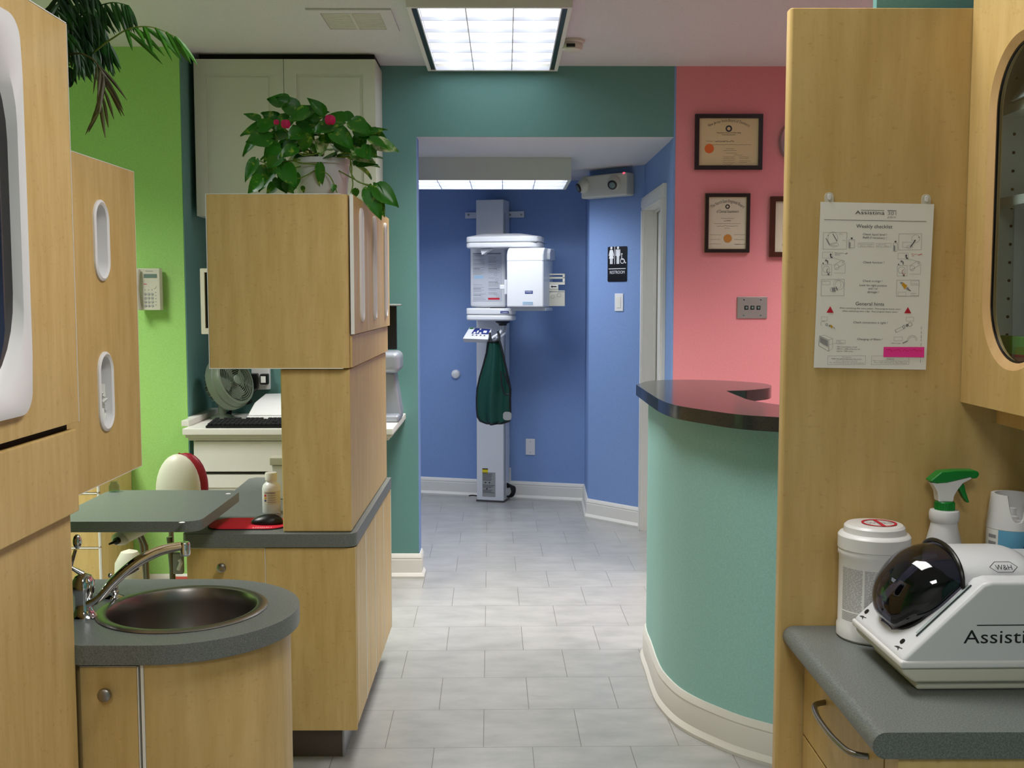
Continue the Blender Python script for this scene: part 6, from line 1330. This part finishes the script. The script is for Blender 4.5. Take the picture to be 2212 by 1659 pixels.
# smoked dome: half-ellipsoid shell sliding over the slope up to the hood
prof_ = catmull([(.020, .066, 0), (.004, .084, 0), (.0, .112, 0), (.010, .1435, 0), (.034, .174, 0), (.064, .191, 0), (.104, .198, 0)], 5)
nu = len(prof_) - 1; nv = 18; vs = []; fs = []; mb = MB()
def dome_pt(i, j, th):
    f_ = i / nu; T = prof_[i]; xb = .018 + (.106 - .018) * f_ ** 1.25; zb = .0455 + xb * .959
    w_ = (hr - .001) * math.sqrt(max(.02, 1 - max(0, (.085 - xb) / .070) ** 2)); a = PI * j / nv; k = math.sin(a) ** .75 if 0 < j < nv else 0
    d_ = Vector((T.x - xb, 0, T.y - zb)); L2 = d_.length; d_ = d_ * ((L2 - th) / max(L2, 1e-4))
    return Vector((xb + d_.x * k, hy - (w_ - th) * math.cos(a), zb + d_.z * k))
for th in (0, .002):
    for i in range(nu + 1):
        for j in range(nv + 1): vs.append(dome_pt(i, j, th))
W1 = nv + 1; base = (nu + 1) * W1
for i in range(nu):
    for j in range(nv):
        a = i * W1 + j; fs.append((a, a + 1, a + W1 + 1, a + W1)); a += base; fs.append((a, a + W1, a + W1 + 1, a + 1))
for j in range(nv): a = nu * W1 + j; fs.append((a, a + 1, base + a + 1, base + a)); a = j; fs.append((a, base + a, base + a + 1, a + 1))
for i in range(nu): a = i * W1; fs.append((a, a + W1, base + a + W1, base + a)); a += nv; fs.append((a, base + a, base + a + W1, a + W1))
mb.add(vs, fs).xf(rot).build('dome', 'smoke_glass', t, label='smoked transparent dome')
rimP = [dome_pt(nu, j, -.003) for j in range(nv + 1)]
MB().tube(rimP, .0035, 8).xf(rot).build('dome_rim', 'black', t)
# level tubes and buttons on the slope
for yy_, nm in ((.022, 'near'), (MD - .055, 'far')):
    MB().tube([SP(.045, yy_, .002), SP(.155, yy_, .002)], .0035, 10).xf(rot).build('level_tube', 'clear', t); MB().tube([SP(.042, yy_, .0012), SP(.158, yy_, .0012)], .0012, 6).xf(rot).build('level_scale', 'ink', t)
for yy_, uu in ((.040, .022), (MD - .020, .022)):
    MB().lathe([(.0048, 0), (.0045, .0015), (0, .0018)], SP(uu, yy_, .0005), sl_n, 16).xf(rot).build('button', 'black', t)
mb = MB()
for yy_ in (.030, MD - .030):
    mb.add([SP(.006, yy_, .0007), SP(.013, yy_ + .004, .0007), SP(.011, yy_ + .012, .0007), SP(.008, yy_ + .018, .0007), SP(.009, yy_ + .006, .0007)], [(0, 1, 2, 3, 4)]); mb.line(SP(.010, yy_ + .01, .0007), SP(.013, yy_ - .006, .0007), .0012, sl_n)
mb.xf(rot).build('icon', 'ink', t)
mb = MB(); mb.text('Assistina', (.094, -.0004, .070), X_, Z_, .030, 'l', .132); mb.box(.114, .226, -.0005, .0, .0975, .0990); mb.xf(rot).build('name_print', 'ink_black', t, smooth=False)
# upside-down badge on the hood side
bc = Vector((.172, hy - hr * .90, .176)); dn_ = Vector((0, -.75, .66)).normalized(); upv = Vector((0, .66, .75)).normalized()
mb = MB(); hx = [(-.022, 0), (-.012, .009), (.012, .009), (.022, 0), (.012, -.009), (-.012, -.009)]
ob = bc + dn_ * .004
for i in range(6): a, b = hx[i], hx[(i + 1) % 6]; mb.line(ob + X_ * a[0] + upv * a[1], ob + X_ * b[0] + upv * b[1], .0010, dn_)
mb.text('W&H', ob - upv * .005, X_, upv, .013, 'c', .026)
mb.xf(rot).build('badge', 'ink_black', t, smooth=False)
# dark-topped item at the frame edge
ob = at(2210, 1213, 1.828); t = thing('black_topped_bottle', 'slim white bottle with black top at the right frame edge behind the machine', 'bottle', (ob.x + .012, 1.828, CZ))
MB().lathe([(.013, .0), (.014, .003), (.014, ob.z - CZ - .012)], (ob.x + .012, 1.828, CZ + .0), Z_, 20).build('body', 'plastic_white', t)
MB().lathe([(.016, 0), (.0175, .004), (.0175, .010), (.012, .016), (0, .017)], (ob.x + .012, 1.828, ob.z - .0118), Z_, 24).build('cap', 'black', t)
